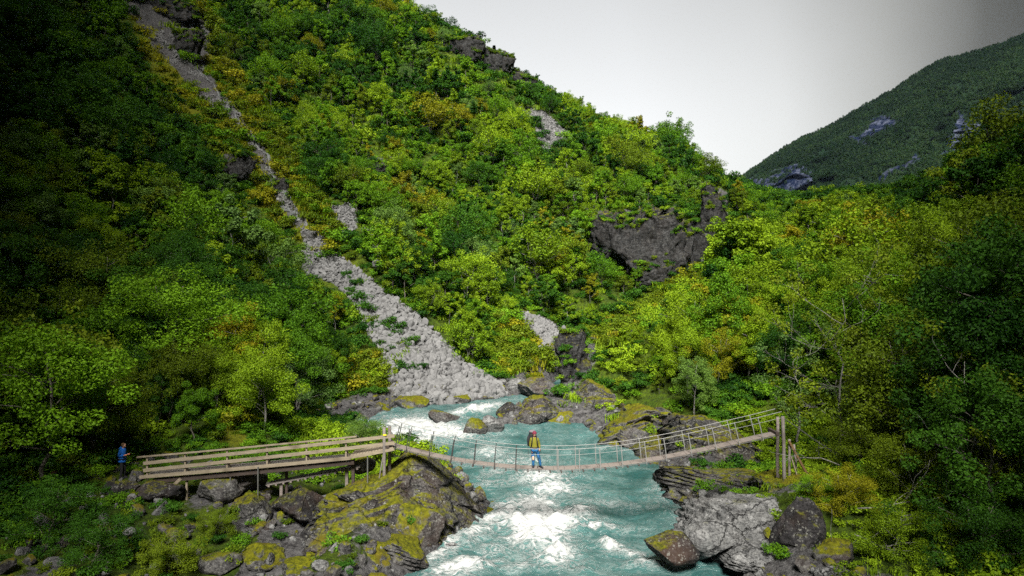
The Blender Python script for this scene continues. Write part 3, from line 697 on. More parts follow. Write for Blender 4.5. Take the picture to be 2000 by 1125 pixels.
def spruce_geo(seed, Ht, W, n):
    r = np.random.default_rng(seed); b = MB(); b.tube([(0, 0, -.3), (0, 0, Ht*.5), (0, 0, Ht)], [.11, .07, .01], 6)
    c, d = [], []
    for i in range(n):
        t = r.random()**.8; ang = r.uniform(0, 2*PI); L = W*.5*(1-t)*r.uniform(.25, 1.0)*(1+.3*math.sin(t*60)); z = Ht*(.08+.92*t)-L*.35
        c.append((math.cos(ang)*L, math.sin(ang)*L, z)); d.append((math.cos(ang), math.sin(ang), -.4))
    c = np.array(c); d = np.array(d); s = .26; a = d*s; sd = np.cross(d, (0, 0, 1)); sd /= np.linalg.norm(sd, axis=1)[:, None]
    bb = sd*s*.4+r.normal(size=(n, 3))*.03
    return b, np.stack([c-a, c-bb, c+a, c+bb], 1).reshape(-1, 3), np.arange(4*n).reshape(n, 4)

PROTO = {}                      # key -> (trunk mesh, crown mesh, joined mesh, height, width)
def make_proto(key, geo, leafmat, bark, Ht, W):
    b, V, Q = geo; tr = b.mesh('trunk', M[bark], smooth=True); cr = mesh_np('crown', V, Q, [M[leafmat]], False)
    tv = np.array(b.v)
    return tr, cr, (b, V, Q, leafmat, bark), Ht, W
def joined(name, data):
    b, V, Q, lm, bk = data; fs = [f for f in b.f if len(f) == 4]; n = len(b.v)
    return mesh_np(name, np.r_[np.array(b.v), V], np.r_[np.array(fs), Q+n], [M[bk], M[lm]], False, np.r_[np.zeros(len(fs)), np.ones(len(Q))])

TREE_H = 6.
WID = (4.2, 2.9, 5.2, 3.4); WIDN = (4.2, 3.7, 4.6)
geos_far = [tree_geo(20+i, TREE_H, WID[i], .105, (5200, 4000, 6400, 4600)[i], ('round', 'cone', 'round', 'weep')[i], .08, (9, 15, 11, 9)[i], (1, 1, 2, 1)[i]) for i in range(4)]
geos_near = [tree_geo(40+i, TREE_H, (4.2, 3.7, 4.6)[i], .052, 18000, 'round', .085, (13, 12, 9)[i], (1, 1, 2)[i]) for i in range(3)]
KEYS = list(LEAF)
for col in KEYS:
    bk = 'birch_bark' if col in ('lime', 'gold', 'silver') else 'bark'
    for i, g_ in enumerate(geos_far): PROTO['far', col, i] = make_proto(None, g_, col, bk, TREE_H, WID[i])
    for i, g_ in enumerate(geos_near): PROTO['near', col, i] = make_proto(None, g_, col, bk, TREE_H, WIDN[i])
sg = spruce_geo(3, 7., 2.6, 1500)
for lod in ('far', 'near'): PROTO[lod, 'needle', 0] = make_proto(None, sg, 'needle', 'bark', 7., 2.6)

# ---- where the trees stand
KEEP_OPEN = SCREE + [GULLY, ROCKY[0], ROCKY[1], ROCKY[2], ROCKY[3], ROCKY[4]] + [
    [(560,790),(700,760),(1000,770),(1110,690),(1140,760),(1290,800),(1330,870),(1300,900),(1290,960),(1420,950),(1500,960),(1540,1125),(560,1125),(430,960),(280,960),(270,890),(560,850),(600,830)],
    [(1250,870),(1480,770),(1620,765),(1640,930),(1580,1125),(1300,1125)], [(225,855),(275,860),(275,945),(225,945)], [(960,640),(1030,600),(1110,650),(1090,740),(985,735)],
    [(300,960),(620,940),(760,1125),(330,1125)]]
cand = []
y = 19.
while y < 188:
    stp = 2.15 if y < 60 else 2.15+min(.75, (y-60)*.012)
    for x in np.arange(-.84*y-6, .84*y+6, stp):
        cand.append((x+rng.uniform(-.5, .5)*stp, y+rng.uniform(-.5, .5)*stp))
    y += stp
cand = np.array(cand); cx, cy = cand.T; cz = H(cx, cy)
dr = poly_dist(cx, cy, RIVER); ok = dr > 2.2
ok &= ~((cx > -21) & (cx < -2) & (cy < 36.5)); ok &= ~((cx > 5) & (cx < 15) & (cy < 42)); ok &= ~((cy < 22)) & ~((cy < 31) & (cx > 0)); ok &= ~((cx < -2) & (cy < 31))
ok &= ~((cx > 3.5) & (cx < 12) & (cy > 44) & (cy < 62))
n_ = fbm(np.c_[cx, cy, cx*0], 1/19., 2, 41); n2_ = fbm(np.c_[cx, cy, cx*0], 1/6., 2, 43)
hgt = (4.5+2.2*n_+np.abs(rng.normal(0, 1.7, len(cx)))-.9)
hgt = np.where(cx > 9+.1*cy, hgt*np.where(cy < 75, 1.45, 1.1), hgt)
hgt = np.where((cx < -10) & (cy < 58), hgt*1.1, hgt)
hgt = np.clip(hgt, 2.2, 10.5)
px0, py0 = proj(cx, cy, cz); pxt, pyt = proj(cx, cy, cz+hgt); pym = py0*.45+pyt*.55; wpx = hgt*.30*F/cy
SKY = [(1430,338),(1500,372),(1560,398),(1590,382),(1620,352),(1660,380),(1740,372),(1800,374),(1850,330),(1900,240),(1960,196),(2100,180),(2100,-50),(800,-50),(800,-5),(870,30),(960,72),(1030,118),(1050,158),(1110,180),(1200,210),(1300,245),(1380,298)]
ok &= ~in_poly(pxt, pyt, SKY) | (rng.random(len(cx)) < .06)*(px0 < 1430)
for poly in KEEP_OPEN:
    for (qx, qy) in ((px0, py0), (px0, pym), (px0, pyt), (px0-wpx*.8, pym), (px0+wpx*.8, pym), (px0, py0*.2+pyt*.8), (px0-wpx, py0*.75+pyt*.25), (px0+wpx, py0*.75+pyt*.25), (px0-wpx*.7, py0*.2+pyt*.8), (px0+wpx*.7, py0*.2+pyt*.8)):
        ok &= ~in_poly(qx, qy, poly)
thin = rng.random(len(cx)) < np.where(mask(BRACKEN, px0, py0, 30) > .3, .22, .93)
ok &= thin
hp = hgt
# mossy mound on the right bank stays low scrub
mound = in_poly(px0, py0, [(1110,650),(1390,520),(1420,600),(1330,760),(1280,830),(1120,760)])
hgt = np.where(mound, hgt*.42, hgt)
tree = np.c_[cx, cy, cz, hgt][ok]; npat = n_[ok]; npat2 = n2_[ok]
def colour_of(px, py, y, a, b_):  # darker leaf kinds towards both sides put the shade there into the colour
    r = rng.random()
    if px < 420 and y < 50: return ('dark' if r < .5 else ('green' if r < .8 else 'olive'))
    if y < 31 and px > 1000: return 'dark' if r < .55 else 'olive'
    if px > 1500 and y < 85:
        if px > 1640 and y < 50: w = dict(olive=.42, gold=.08, dark=.42, green=.08)
        else: w = dict(green=.33, olive=.25, gold=.06, lime=.12, dark=.24)
    elif px > 1120 and py < 420: w = dict(lime=.5, green=.25, olive=.1, gold=.08, silver=.07)
    elif px > 1100: w = dict(lime=.42, green=.33, gold=.10, olive=.10, silver=.05)
    elif px < 420: w = dict(dark=.42, green=.34, olive=.14, silver=.05, lime=.05)
    else: w = dict(green=.36, dark=.15, lime=.26, silver=.10, gold=.05, olive=.08)
    # stands of one kind
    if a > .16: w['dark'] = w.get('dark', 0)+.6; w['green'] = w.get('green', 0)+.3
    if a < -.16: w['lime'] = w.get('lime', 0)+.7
    if b_ > .42: w['gold'] = w.get('gold', 0)+.12
    ks = list(w); v = np.array([w[k] for k in ks]); return ks[int(np.searchsorted(np.cumsum(v/v.sum()), r))]
T = []
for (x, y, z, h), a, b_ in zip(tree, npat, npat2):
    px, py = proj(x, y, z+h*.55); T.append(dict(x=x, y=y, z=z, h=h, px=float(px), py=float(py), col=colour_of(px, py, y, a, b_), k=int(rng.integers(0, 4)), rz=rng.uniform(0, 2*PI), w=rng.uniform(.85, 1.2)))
def add_tree(px, pyb, h_px, col, y=None, w=1., k=0, label=None):
    q = hit(px, pyb) if y is None else P(px, pyb, y)
    if y is not None: q[2] = float(H(q[0], q[1]))
    h = h_px*q[1]/F; T.append(dict(x=q[0], y=q[1], z=q[2], h=h, px=px, py=pyb-h_px*.5, col=col, k=k, rz=px*.37, w=w, label=label, force=True))
add_tree(1765,470,105,'gold',66,1.25,0,'golden round tree on the far right wood\'s crown line')
add_tree(1615,460,120,'dark',70,.95,1,'dark tall tree topping the wood left of the round golden one')
add_tree(1650,560,190,'green',56,.85,2,'upright fresh green tree with a dark stem line below the wood\'s top')
add_tree(1760,560,150,'green',52,1.2,0,'bushy green tree in front of the round golden tree')
add_tree(1930,560,370,'olive',43,.95,2,'very tall dark olive tree at the right edge of the view')
add_tree(1850,520,200,'olive',47,.8,2,'dark olive tree just left of the tallest one at the right edge')
add_tree(1965,930,520,'dark',31,1.,0,label='tall black looking tree on the right margin, nearest to the viewer')  # this and the next dark trees are added to darken the right margin
add_tree(1880,960,430,'dark',29.5,.95,1,label='dark leafy tree second from the right margin in the near wood')
add_tree(1790,900,330,'olive',33,1.,2,label='shaded olive tree beside the near dark trees at right')
add_tree(2010,760,430,'dark',36,1.1,1,label='dark tree cut by the right margin above the nearest one')
add_tree(1930,1100,360,'dark',25,1.,0,label='dark low tree filling the bottom right corner')
add_tree(580,850,150,'silver',46,1.1,2,'silvery green bush tree behind the ramp handrail near the rapids')
add_tree(490,760,130,'green',50,1.2,0,'broad green tree above the golden bracken behind the ramp')
for a in ((972,98,42,7),(865,40,22,4)):
    q = hit(a[0], a[1]+2, 120) if a[1] > 60 else P(a[0], a[1], 155); T.append(dict(x=q[0], y=min(q[1], 172), z=float(H(q[0], min(q[1], 172))), h=a[2]*q[1]/F*1.2, px=a[0], py=a[1], col='needle', k=0, rz=1., w=1.5))

# ---- which ones show largest: a small depth picture of the crowns
SW, SH = 500, 282; zb = np.full((SH, SW), 1e9); ib = np.full((SH, SW), -1)
gyv = np.arange(16., 214., 1.)
for i, t in enumerate(T):
    s = F/t['y']/4; cxp = (1000+F*t['x']/t['y'])/4; cyp = (562.5-F*(t['z']+t['h']*.58)/t['y'])/4; rx = max(.6, t['h']*.31*t['w']*s); ry = max(.6, t['h']*.44*s)
    x0, x1 = max(0, int(cxp-rx)), min(SW-1, int(cxp+rx+1)); y0, y1 = max(0, int(cyp-ry)), min(SH-1, int(cyp+ry+1))
    if x1 <= x0 or y1 <= y0: continue
    yy, xx = np.mgrid[y0:y1+1, x0:x1+1]; m_ = (((xx-cxp)/rx)**2+((yy-cyp)/ry)**2 < 1) & (zb[y0:y1+1, x0:x1+1] > t['y'])
    zb[y0:y1+1, x0:x1+1][m_] = t['y']; ib[y0:y1+1, x0:x1+1][m_] = i
# the land hides some of them too
xx = (np.arange(SW)*4+2-1000)/F; yy = (562.5-(np.arange(SH)*4+2))/F; land = np.full((SH, SW), 1e9)
for y in gyv[::-1]:
    hh = H(xx*y, np.full(SW, y)); land = np.where(yy[:, None]*y <= hh[None], y, land)
ib[zb > land+3] = -1
cnt = np.bincount(ib[ib >= 0], minlength=len(T)); seen_px = {}
vy, vx = np.nonzero(ib >= 0); lab = ib[vy, vx]
sxm = np.bincount(lab, vx*4+2, len(T))/np.maximum(cnt, 1); sym = np.bincount(lab, vy*4+2, len(T))/np.maximum(cnt, 1)
for i, t in enumerate(T): t['n'] = int(cnt[i])+(10000 if t.get('force') else 0); t['sx'] = float(sxm[i]); t['sy'] = float(sym[i])
big = [i for i in np.argsort([-t['n'] for t in T])[:300] if T[i]['n'] > 0]; bigset = set(int(i) for i in big)

CNAME = dict(green='green', lime='yellow-green', dark='dark green', gold='golden', silver='silvery green', olive='olive', needle='dark spruce')
def place_name(px, py, y):
    if px < 640 and (py > 430 or px < 330 or (px < 480 and py > 260)):
        if py > 700: return 'on the left bank behind the wooden ramp'
        if px < 230: return 'on the shaded left slope' if py > 300 else 'high on the shaded left slope'
        return 'on the left spur above the ramp' if py > 520 else 'on the left spur below the gully'
    if px < 1120:
        if py < 150: return 'near the top of the main hillside'
        if py < 300: return 'on the upper main hillside right of the gully'
        if py < 450: return 'halfway down the main hillside'
        if px < 760 and py > 560: return 'at the left edge of the scree'
        return 'low on the main hillside right of the scree'
    if y > 85:
        if py < 300: return 'along the skyline of the hill'
        if px > 1420: return 'on the wooded slope under the far mountain'
        return 'above the black cliff' if py < 430 else 'below the black cliff'
    if px < 1420: return 'on the mossy right bank'
    if py > 780: return 'behind the right bridge tower'
    if px > 1780: return 'in the dark wood at the right edge'
    if py < 480: return 'at the top of the right bank wood'
    return 'in the middle of the right bank wood' if py < 640 else 'low in the right bank wood'
def size_name(h, y): return 'tall' if h > 6.6 else ('low bushy' if h < 3.6 else 'broad')
bucket = {}
for i in big:
    t = T[i]
    if t.get('label'): continue
    bucket.setdefault((size_name(t['h'], t['y']), CNAME[t['col']], place_name(t['sx'], t['sy'], t['y'])), []).append(i)
ORD = ['leftmost', 'second from left', 'third from left', 'fourth from left', 'fifth from left', 'sixth from left', 'seventh from left', 'eighth from left', 'ninth from left', 'tenth from left']
for (sz, c, pl), ids in bucket.items():
    base = f'{sz} {c} tree {pl}' if c != 'dark spruce' else f'{sz} dark spruce {pl}'
    ids = sorted(ids, key=lambda i: T[i]['sx'])
    rows = [ids]
    if len(ids) > 5:             # an upper and a lower band first
        bysy = sorted(ids, key=lambda i: T[i]['sy']); hlf = len(ids)//2
        rows = [sorted(bysy[:hlf], key=lambda i: T[i]['sx']), sorted(bysy[hlf:], key=lambda i: T[i]['sx'])]
    for ri, row in enumerate(rows):
        for j, i in enumerate(row):
            band = '' if len(rows) == 1 else (' above' if ri == 0 else ' below')
            if len(row) == 1 and not band: T[i]['label'] = base
            elif j == len(row)-1 and len(row) > 1: T[i]['label'] = f'{base}, rightmost{band}'
            elif len(row) == 1: T[i]['label'] = f'{base}, one{band}'
            else: T[i]['label'] = f'{base}, {ORD[min(j, 9)]}{band}'
GRP = lambda t: 'trees on the left slope' if t['sx'] < 560 else ('trees on the main hillside' if t['y'] > 72 else 'trees on the right bank')
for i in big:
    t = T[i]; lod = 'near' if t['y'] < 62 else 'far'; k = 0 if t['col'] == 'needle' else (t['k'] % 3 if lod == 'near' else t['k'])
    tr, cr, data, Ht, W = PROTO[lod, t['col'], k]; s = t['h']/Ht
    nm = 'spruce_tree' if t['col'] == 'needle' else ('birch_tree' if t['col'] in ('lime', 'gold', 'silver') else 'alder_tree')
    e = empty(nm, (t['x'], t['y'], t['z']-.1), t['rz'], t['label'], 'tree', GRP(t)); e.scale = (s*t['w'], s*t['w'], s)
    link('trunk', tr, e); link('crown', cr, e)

# ---- scattering of what nobody could count
def scatter(name, pts, rots, scls, idxs, meshes, kind='stuff', label=None):
    coll = bpy.data.collections.new(name+'_kinds')
    for i, me_ in enumerate(meshes):
        o = bpy.data.objects.new(f'{name}_kind_{chr(97+i//10)}{i%10}', me_); coll.objects.link(o)
    me_ = bpy.data.meshes.new(name); pts = np.asarray(pts, dtype=np.float32); me_.vertices.add(len(pts)); me_.vertices.foreach_set('co', pts.ravel())
    a = me_.attributes.new('rot', 'FLOAT_VECTOR', 'POINT'); a.data.foreach_set('vector', np.asarray(rots, dtype=np.float32).ravel())
    a = me_.attributes.new('scl', 'FLOAT_VECTOR', 'POINT'); a.data.foreach_set('vector', np.asarray(scls, dtype=np.float32).ravel())
    a = me_.attributes.new('idx', 'INT', 'POINT'); a.data.foreach_set('value', np.asarray(idxs, dtype=np.int32))
    me_.update(); o = link(name, me_); tag(o, label, None, None, kind)
    g = bpy.data.node_groups.new(name+'_scatter', 'GeometryNodeTree')
    g.interface.new_socket('Geometry', in_out='INPUT', socket_type='NodeSocketGeometry'); g.interface.new_socket('Geometry', in_out='OUTPUT', socket_type='NodeSocketGeometry')
    gi = g.nodes.new('NodeGroupInput'); go = g.nodes.new('NodeGroupOutput'); ip = g.nodes.new('GeometryNodeInstanceOnPoints'); ci = g.nodes.new('GeometryNodeCollectionInfo')
    ci.inputs[0].default_value = coll; ci.inputs['Separate Children'].default_value = True; ci.inputs['Reset Children'].default_value = True
    ip.inputs['Pick Instance'].default_value = True
    def at(nm, dt):
        n = g.nodes.new('GeometryNodeInputNamedAttribute'); n.data_type = dt; n.inputs['Name'].default_value = nm; return [x for x in n.outputs if x.name == 'Attribute' and x.enabled][0]
    L = g.links.new; L(gi.outputs[0], ip.inputs['Points']); L(ci.outputs[0], ip.inputs['Instance']); L(at('idx', 'INT'), ip.inputs['Instance Index'])
    e2r = g.nodes.new('FunctionNodeEulerToRotation'); L(at('rot', 'FLOAT_VECTOR'), e2r.inputs[0]); L(e2r.outputs[0], ip.inputs['Rotation']); L(at('scl', 'FLOAT_VECTOR'), ip.inputs['Scale']); L(ip.outputs[0], go.inputs[0])
    md = o.modifiers.new('scatter', 'NODES'); md.node_group = g
    return o
order = KEYS; pm = [joined(f'{c}_{i}', PROTO['far', c, i][2]) for c in order for i in range(4)]
rest = [t for i, t in enumerate(T) if i not in bigset and t['col'] != 'needle']
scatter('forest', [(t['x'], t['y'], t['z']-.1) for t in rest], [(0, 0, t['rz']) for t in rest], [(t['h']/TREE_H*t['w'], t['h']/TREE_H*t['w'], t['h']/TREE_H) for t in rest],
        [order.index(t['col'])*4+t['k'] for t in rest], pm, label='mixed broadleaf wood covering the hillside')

# undergrowth: leafy scrub over all the green land
def shrub_mesh(seed, col, n, leaf, spread=.75, hh=.6):
    r = np.random.default_rng(seed); k = 9; cs = [(r.normal()*spread*.45, r.normal()*spread*.45, r.uniform(.1, hh)) for _ in range(k)]; rs = np.full(k, spread*.42)
    V, Q = leaves(cs, rs, [n//k]*k, leaf, r, .7, .6); return mesh_np('scrub', V, Q, [M[col]], False)
def tuft_mesh(seed, col, n=70, hh=.5):
    r = np.random.default_rng(seed); V = []; Q = []
    for i in range(n):
        a = r.uniform(0, 2*PI); c = np.array((r.normal()*.22, r.normal()*.22, -.05)); l = r.uniform(.5, 1.)*hh; o = np.array((math.cos(a), math.sin(a), 0))
        s_ = np.array((-math.sin(a), math.cos(a), 0))*.022; mid = c+o*l*.25+np.array((0, 0, l*.7)); tip = c+o*l*.7+np.array((0, 0, l*.75))
        b0 = len(V); V += [c-s_, c+s_, mid+s_, mid-s_, tip+s_*.2, tip-s_*.2]; Q += [(b0, b0+1, b0+2, b0+3), (b0+3, b0+2, b0+4, b0+5)]
    return mesh_np('tuft', V, Q, [M[col]], False)
sk = ['green', 'lime', 'dark', 'gold', 'olive']
sm_ = [shrub_mesh(60+i, c, 700, .065) for i, c in enumerate(sk)] + [tuft_mesh(80, 'lime'), tuft_mesh(81, 'gold'), tuft_mesh(82, 'olive')]
pts, rots, scls, ids = [], [], [], []
y = 18.
while y < 185:
    stp = .72 if y < 45 else .72+min(1.1, (y-45)*.014)
    xs_ = np.arange(-.80*y-4, .80*y+4, stp); xs_ = xs_+rng.uniform(-.5, .5, len(xs_))*stp; ys_ = y+rng.uniform(-.5, .5, len(xs_))*stp
    zs_ = H(xs_, ys_); dd = poly_dist(xs_, ys_, RIVER); ax, ay = proj(xs_, ys_, zs_); nn = fbm(np.c_[xs_, ys_, zs_*0], 1/5., 3, 91)
    scr = mask(SCREE, ax, ay, 14)*(1-.75*mask(GREEN_STRIPS, ax, ay, 8)); rky = mask(ROCKY, ax, ay, 12); brk = mask(BRACKEN, ax, ay, 30)
    for i in range(len(xs_)):
        pr = 1.-.97*scr[i]-.92*rky[i]; x_, y_ = xs_[i], ys_[i]
        if dd[i] < 1.2: continue
        if -20 < x_ < -2 and y_ < 36: pr = min(pr, .30 if x_ > -12 else .65)
        if -19.5 < x_ < -5.5 and 31.4 < y_ < 33.6: pr = min(pr, .12)
        if 8 < x_ < 12.2 and y_ < 46: pr = min(pr, .40)
        if dd[i] < 3.5: pr = min(pr, .35)
        if 5 < x_ < 14.5 and 42 < y_ < 58: pr = min(pr, .22)
        if rng.random() > pr: continue
        r = rng.random(); lit = x_ > -.33*y_
        if brk[i] > .4 and r < .75: k = (3, 6, 4, 7)[int(rng.integers(0, 4))]
        elif y_ > 45 and r < .5 and not (8 < x_ < 24 and y_ < 75): k = 2  # dark scrub between the trees paints the shade of the gaps
        elif nn[i] > .15: k = 2 if r < .4 else 0
        elif nn[i] < -.1: k = 1 if r < .5 else 5
        else: k = int(rng.choice([0, 1, 2, 4, 5, 7], p=[.36, .26, .12, .1, .1, .06]))
        if -24 < x_ < -2 and y_ < 34.5: k = (2, 2, 4, 7, 0)[int(rng.integers(0, 5))]  # left foreground scrub kept mostly dark, its shade put into the leaf colour
        sc_ = rng.uniform(.6, 1.25)*(1+.014*max(0, y_-40)); 
        if -20 < x_ < 15 and y_ < 40: sc_ *= .62
        if brk[i] > .3: sc_ *= 1.25
        pts.append((x_, y_, zs_[i]+.02)); rots.append((rng.uniform(-.2, .2), rng.uniform(-.2, .2), rng.uniform(0, 6.28))); scls.append((sc_, sc_, sc_*rng.uniform(.7, 1.2))); ids.append(k)
    y += stp
for i in range(9000):             # bracken and grass stand thick on the open patches
    y_ = rng.uniform(55, 135); x_ = rng.uniform(-.45, .32)*y_; z_ = float(H(x_, y_)); ax, ay = proj(np.array([x_]), np.array([y_]), np.array([z_]))
    if mask(BRACKEN, ax, ay, 30)[0] < .35 or mask(SCREE+[ROCKY[0]], ax, ay, 10)[0] > .3: continue
    s_ = rng.uniform(.9, 1.7); pts.append((x_, y_, z_)); rots.append((rng.uniform(-.2, .2), rng.uniform(-.2, .2), rng.uniform(0, 6.28))); scls.append((s_*1.3, s_*1.3, s_)); ids.append((5, 6, 7, 4)[int(rng.integers(0, 4))])
for q in np.concatenate(LEDGE):
    s_ = rng.uniform(.5, 1.1); pts.append(q); rots.append((rng.uniform(-.3, .3), rng.uniform(-.3, .3), rng.uniform(0, 6.28))); scls.append((s_, s_, s_*.9)); ids.append(int(rng.choice([0, 1, 2, 4])))
scatter('undergrowth', pts, rots, scls, ids, sm_, label='leafy scrub, grass and bracken covering the ground')
print('trees', len(T), 'rest', len(rest), 'shrubs', len(pts))

# scree stones and shore shingle
stone = []
for i in range(6):
    V, Fc = rock_shape(700+i, 2, 7, 0, .9, cut0=.4); stone.append(mesh_np('stone', V, Fc, [M['scree']], False))
def stones(name, label, polys, n, lo, hi, box, extra=None):
    x = rng.uniform(box[0], box[1], n); y = rng.uniform(box[2], box[3], n); z = H(x, y); ax, ay = proj(x, y, z); j = fbm(np.c_[x, y, z], .35, 3, 21)*14
    k = np.zeros(n, bool); g2 = fbm(np.c_[x, y, z], 1/4., 2, 33) > .06
    for q in polys: k |= in_poly(ax+j, ay+j, q) & (g2 if q is ROCKY[0] else True)
    if extra is not None: k &= extra(x, y)
    x, y, z = x[k], y[k], z[k]; m_ = len(x); s = (lo+(hi-lo)*rng.random(m_)**4.5)*(1.25-.65*sstep(62, 95, y))
    scatter(name, np.c_[x, y, z+s*.12], rng.uniform(0, 6.28, (m_, 3)), np.c_[s*rng.uniform(.8, 1.5, m_), s, s*rng.uniform(.5, .9, m_)], rng.integers(0, 6, m_), stone, label=label); print(name, m_)
stones('scree_stones', 'loose grey stones of the scree fans', SCREE+[ROCKY[0]], 620000, .11, .75, (-80, 26, 58, 150))
n = 16000; x = rng.uniform(-22, 18, n); y = rng.uniform(20, 68, n); d = poly_dist(x, y, RIVER); k = (d > -.15) & (d < 3.2*rng.random(n)+.3) & (rng.random(n) < np.where((x > 2) & (y > 42), .35, .8)) & ~((x > -3) & (x < 9) & (y > 70))
k |= (x > -20) & (x < -4) & (y > 20) & (y < 36) & (rng.random(n) < .28)
x, y = x[k], y[k]; z = H(x, y); m_ = len(x); s = .12+.6*rng.random(m_)**3.5
stone2 = [mesh_np('stone', *rock_shape(720+i, 2, 7, 0, .9, cut0=.4), [M[('rock', 'rock_mossy', 'rock_bare')[i % 3]]], False) for i in range(6)]
scatter('shore_stones', np.c_[x, y, z+s*.1], rng.uniform(0, 6.28, (m_, 3)), np.c_[s*1.3, s, s*.75], rng.integers(0, 6, m_), stone2, label='loose stones strewn along both river banks')
# ------------------------------------------------------------------ suspension bridge
M['pale_steel'] = metal_mat('pale_steel', (.42,.42,.41), .45, .4); DY = 32.0; DW = .62
DECK = [(757,868),(793,878),(838,886),(879,895),(922,902.5),(963,910),(1006,915),(1045,917),(1091,916),(1133,913),(1174,910),(1216,905.5),(1263,901),(1302,893),(1351,884),(1399,875),(1444,865),(1481,854),(1526,845)]
dp = np.array([P(a, b_, DY) for a, b_ in DECK])
pf = np.polyfit(dp[:, 0], dp[:, 2], 4)
def dz(x): return float(np.polyval(pf, x))-.02
def dslope(x): return float(np.polyval(np.polyder(pf), x))
X0, X1 = dp[0, 0], dp[-1, 0]
br = empty('suspension_bridge', (X0, DY, dz(X0)), 0, 'narrow plank suspension bridge hung between timber posts across the river', 'bridge')
b = MB(); xs_ = np.arange(X0, X1+.01, .52)
for i in range(len(xs_)-1):      # three planks side by side, laid end over end
    for j in range(3):
        x0, x1 = xs_[i], xs_[i+1]-.012; yy = DY+.10+j*.205; o = .004*((i+j) % 2)
        b.beam((x0, yy, dz(x0)-.02+o), (x1, yy, dz(x1)-.02+o), .19, .04)
b.build('deck', M['deck_wood'], br)
for s_, yy in ((0, DY-.02), (1, DY+DW+.03)):
    MBc = MB(); MBc.tube([(x, yy, dz(x)-.075) for x in np.linspace(X0-.1, X1+.1, 60)], .016, 6); MBc.build('deck_cable', M['dark_steel'], br)
i = 0
for x in np.arange(X0+.35, X1-.2, .52):
    b = MB(); b.beam((x, DY-.13, dz(x)-.115), (x, DY+DW+.13, dz(x)-.115), .06, .05); b.build('crossbar', M['dark_wood'], br)
# rail heights follow the photograph: low at mid span, full at the towers
def rail_h(x): return .93 if x > 0 else .93+.05*min(1, -x/5)
SX = [(772,.10),(793,.09),(838,.05),(880,.12),(925,.04),(965,.05),(1007,.02),(1090,0.),(1132,0.),(1173,-.02),(1216,-.03),(1263,-.06),(1302,-.10),(1351,-.13),(1399,-.17),(1444,-.22),(1490,-.25)]
for side, yy in ((0, DY-.06), (1, DY+DW+.06)):
    for px, lean in SX:
        x = (px-1000)/F*DY; x += .12*side*(1 if x > 3 else 0)*-1
        sl = dslope(x); h = rail_h(x); tx = x-sl*h*.55+lean*.6*(1 if x < 0 else 1)
        b = MB(); b.tube([(x, yy, dz(x)-.13), ((x+tx)/2, yy, dz(x)+h*.5), (tx, yy, dz(x)+h)], .021, 6)
        b.build('stanchion', M['pale_steel'] if x > 2.0 else M['dark_steel'], br)
    for lvl, nm in ((1., 'handrail_cable'), (.72, 'mid_cable')):
        P3 = [(X0+.02, yy, dz(X0)+1.12*lvl)]
        for px, lean in SX:
            x = (px-1000)/F*DY; x += .12*side*(1 if x > 3 else 0)*-1; sl = dslope(x); h = rail_h(x)*lvl; P3.append((x+(-sl*rail_h(x)*.55+lean*.6)*lvl, yy, dz(x)+h))
        P3.append((X1-.02, yy, dz(X1)+1.02*lvl))
        if lvl < 1 and side == 1: continue
        b = MB(); b.tube(P3, .014 if lvl == 1 else .009, 6); b.build(nm, M['steel'], br)
def post(px, y, top, foot, w, mat='post_wood', name='tower_post', px2=None):
    a = P(px if px2 is None else px2, foot, y); c = P(px, top, y); a[2] = min(a[2], float(H(a[0], a[1]))) - .25
    b = MB(); n = 5; b.tube([a+(c-a)*i/n+np.array((rng.normal()*.006, 0, 0)) for i in range(n+1)], [w*.54, w*.53, w*.52, w*.51, w*.5, w*.48], 9); return b.build(name, M[mat], br, smooth=True)
post(750.5, DY-.12, 834, 926, .15, 'grey_wood'); post(761, DY+DW+.2, 832, 920, .16)
post(1529, DY-.12, 813, 922, .16, 'grey_wood', px2=1533); post(1519, DY+DW+.25, 814, 918, .15)
post(1542, DY+.3, 858, 920, .12, name='stub_post'); post(1551, DY+.6, 868, 915, .10, name='stub_post', px2=1558)
def brace(a, c, y, w, mat, name='brace', y2=None):
    p0 = P(*a, y); p1 = P(*c, y if y2 is None else y2); p1[2] = min(p1[2], float(H(p1[0], p1[1]))+.0)-.08
    b = MB(); b.beam(p0, p1, w, w*.7); b.build(name, M[mat], br)
brace((1541,862), (1580,914), DY+.2, .13, 'brown_wood'); brace((1545,892), (1560,920), DY-.05, .07, 'pale_wood'); brace((749,886), (728,918), DY, .07, 'grey_wood')
b = MB(); b.beam(P(1519,848,DY-.1), P(1519,848,DY-.1)+np.array((0, 1.1, 0)), .14, .16); b.build('sill_beam', M['dark_wood'], br)
b = MB(); b.beam(P(757,873,DY-.16), P(757,873,DY-.16)+np.array((0, 1.15, 0)), .14, .14); b.build('sill_beam', M['dark_wood'], br)
for y_ in (DY-.12, DY+DW+.25):
    a = P(1526,813,y_); c = P(1608,838,y_+1.0); g_ = np.array((c[0]+3.2, c[1]+1., 0)); g_[2] = float(H(g_[0], g_[1]))-.05
    b = MB(); b.tube([a, a+(g_-a)*.33+np.array((0, 0, -.13)), a+(g_-a)*.66+np.array((0, 0, -.12)), g_], .014, 5); b.build('anchor_cable', M['steel'], br)
b = MB(); a = P(751,850,DY-.25); b.beam(a+np.array((-.08, .05, 0)), a+np.array((.08, .05, 0)), .03, .07); b.m = [0]*len(b.m)
mk = NT('yellow_mark'); mk.bsdf((.75,.60,.03), .6); b.build('trail_mark', mk.m, br)

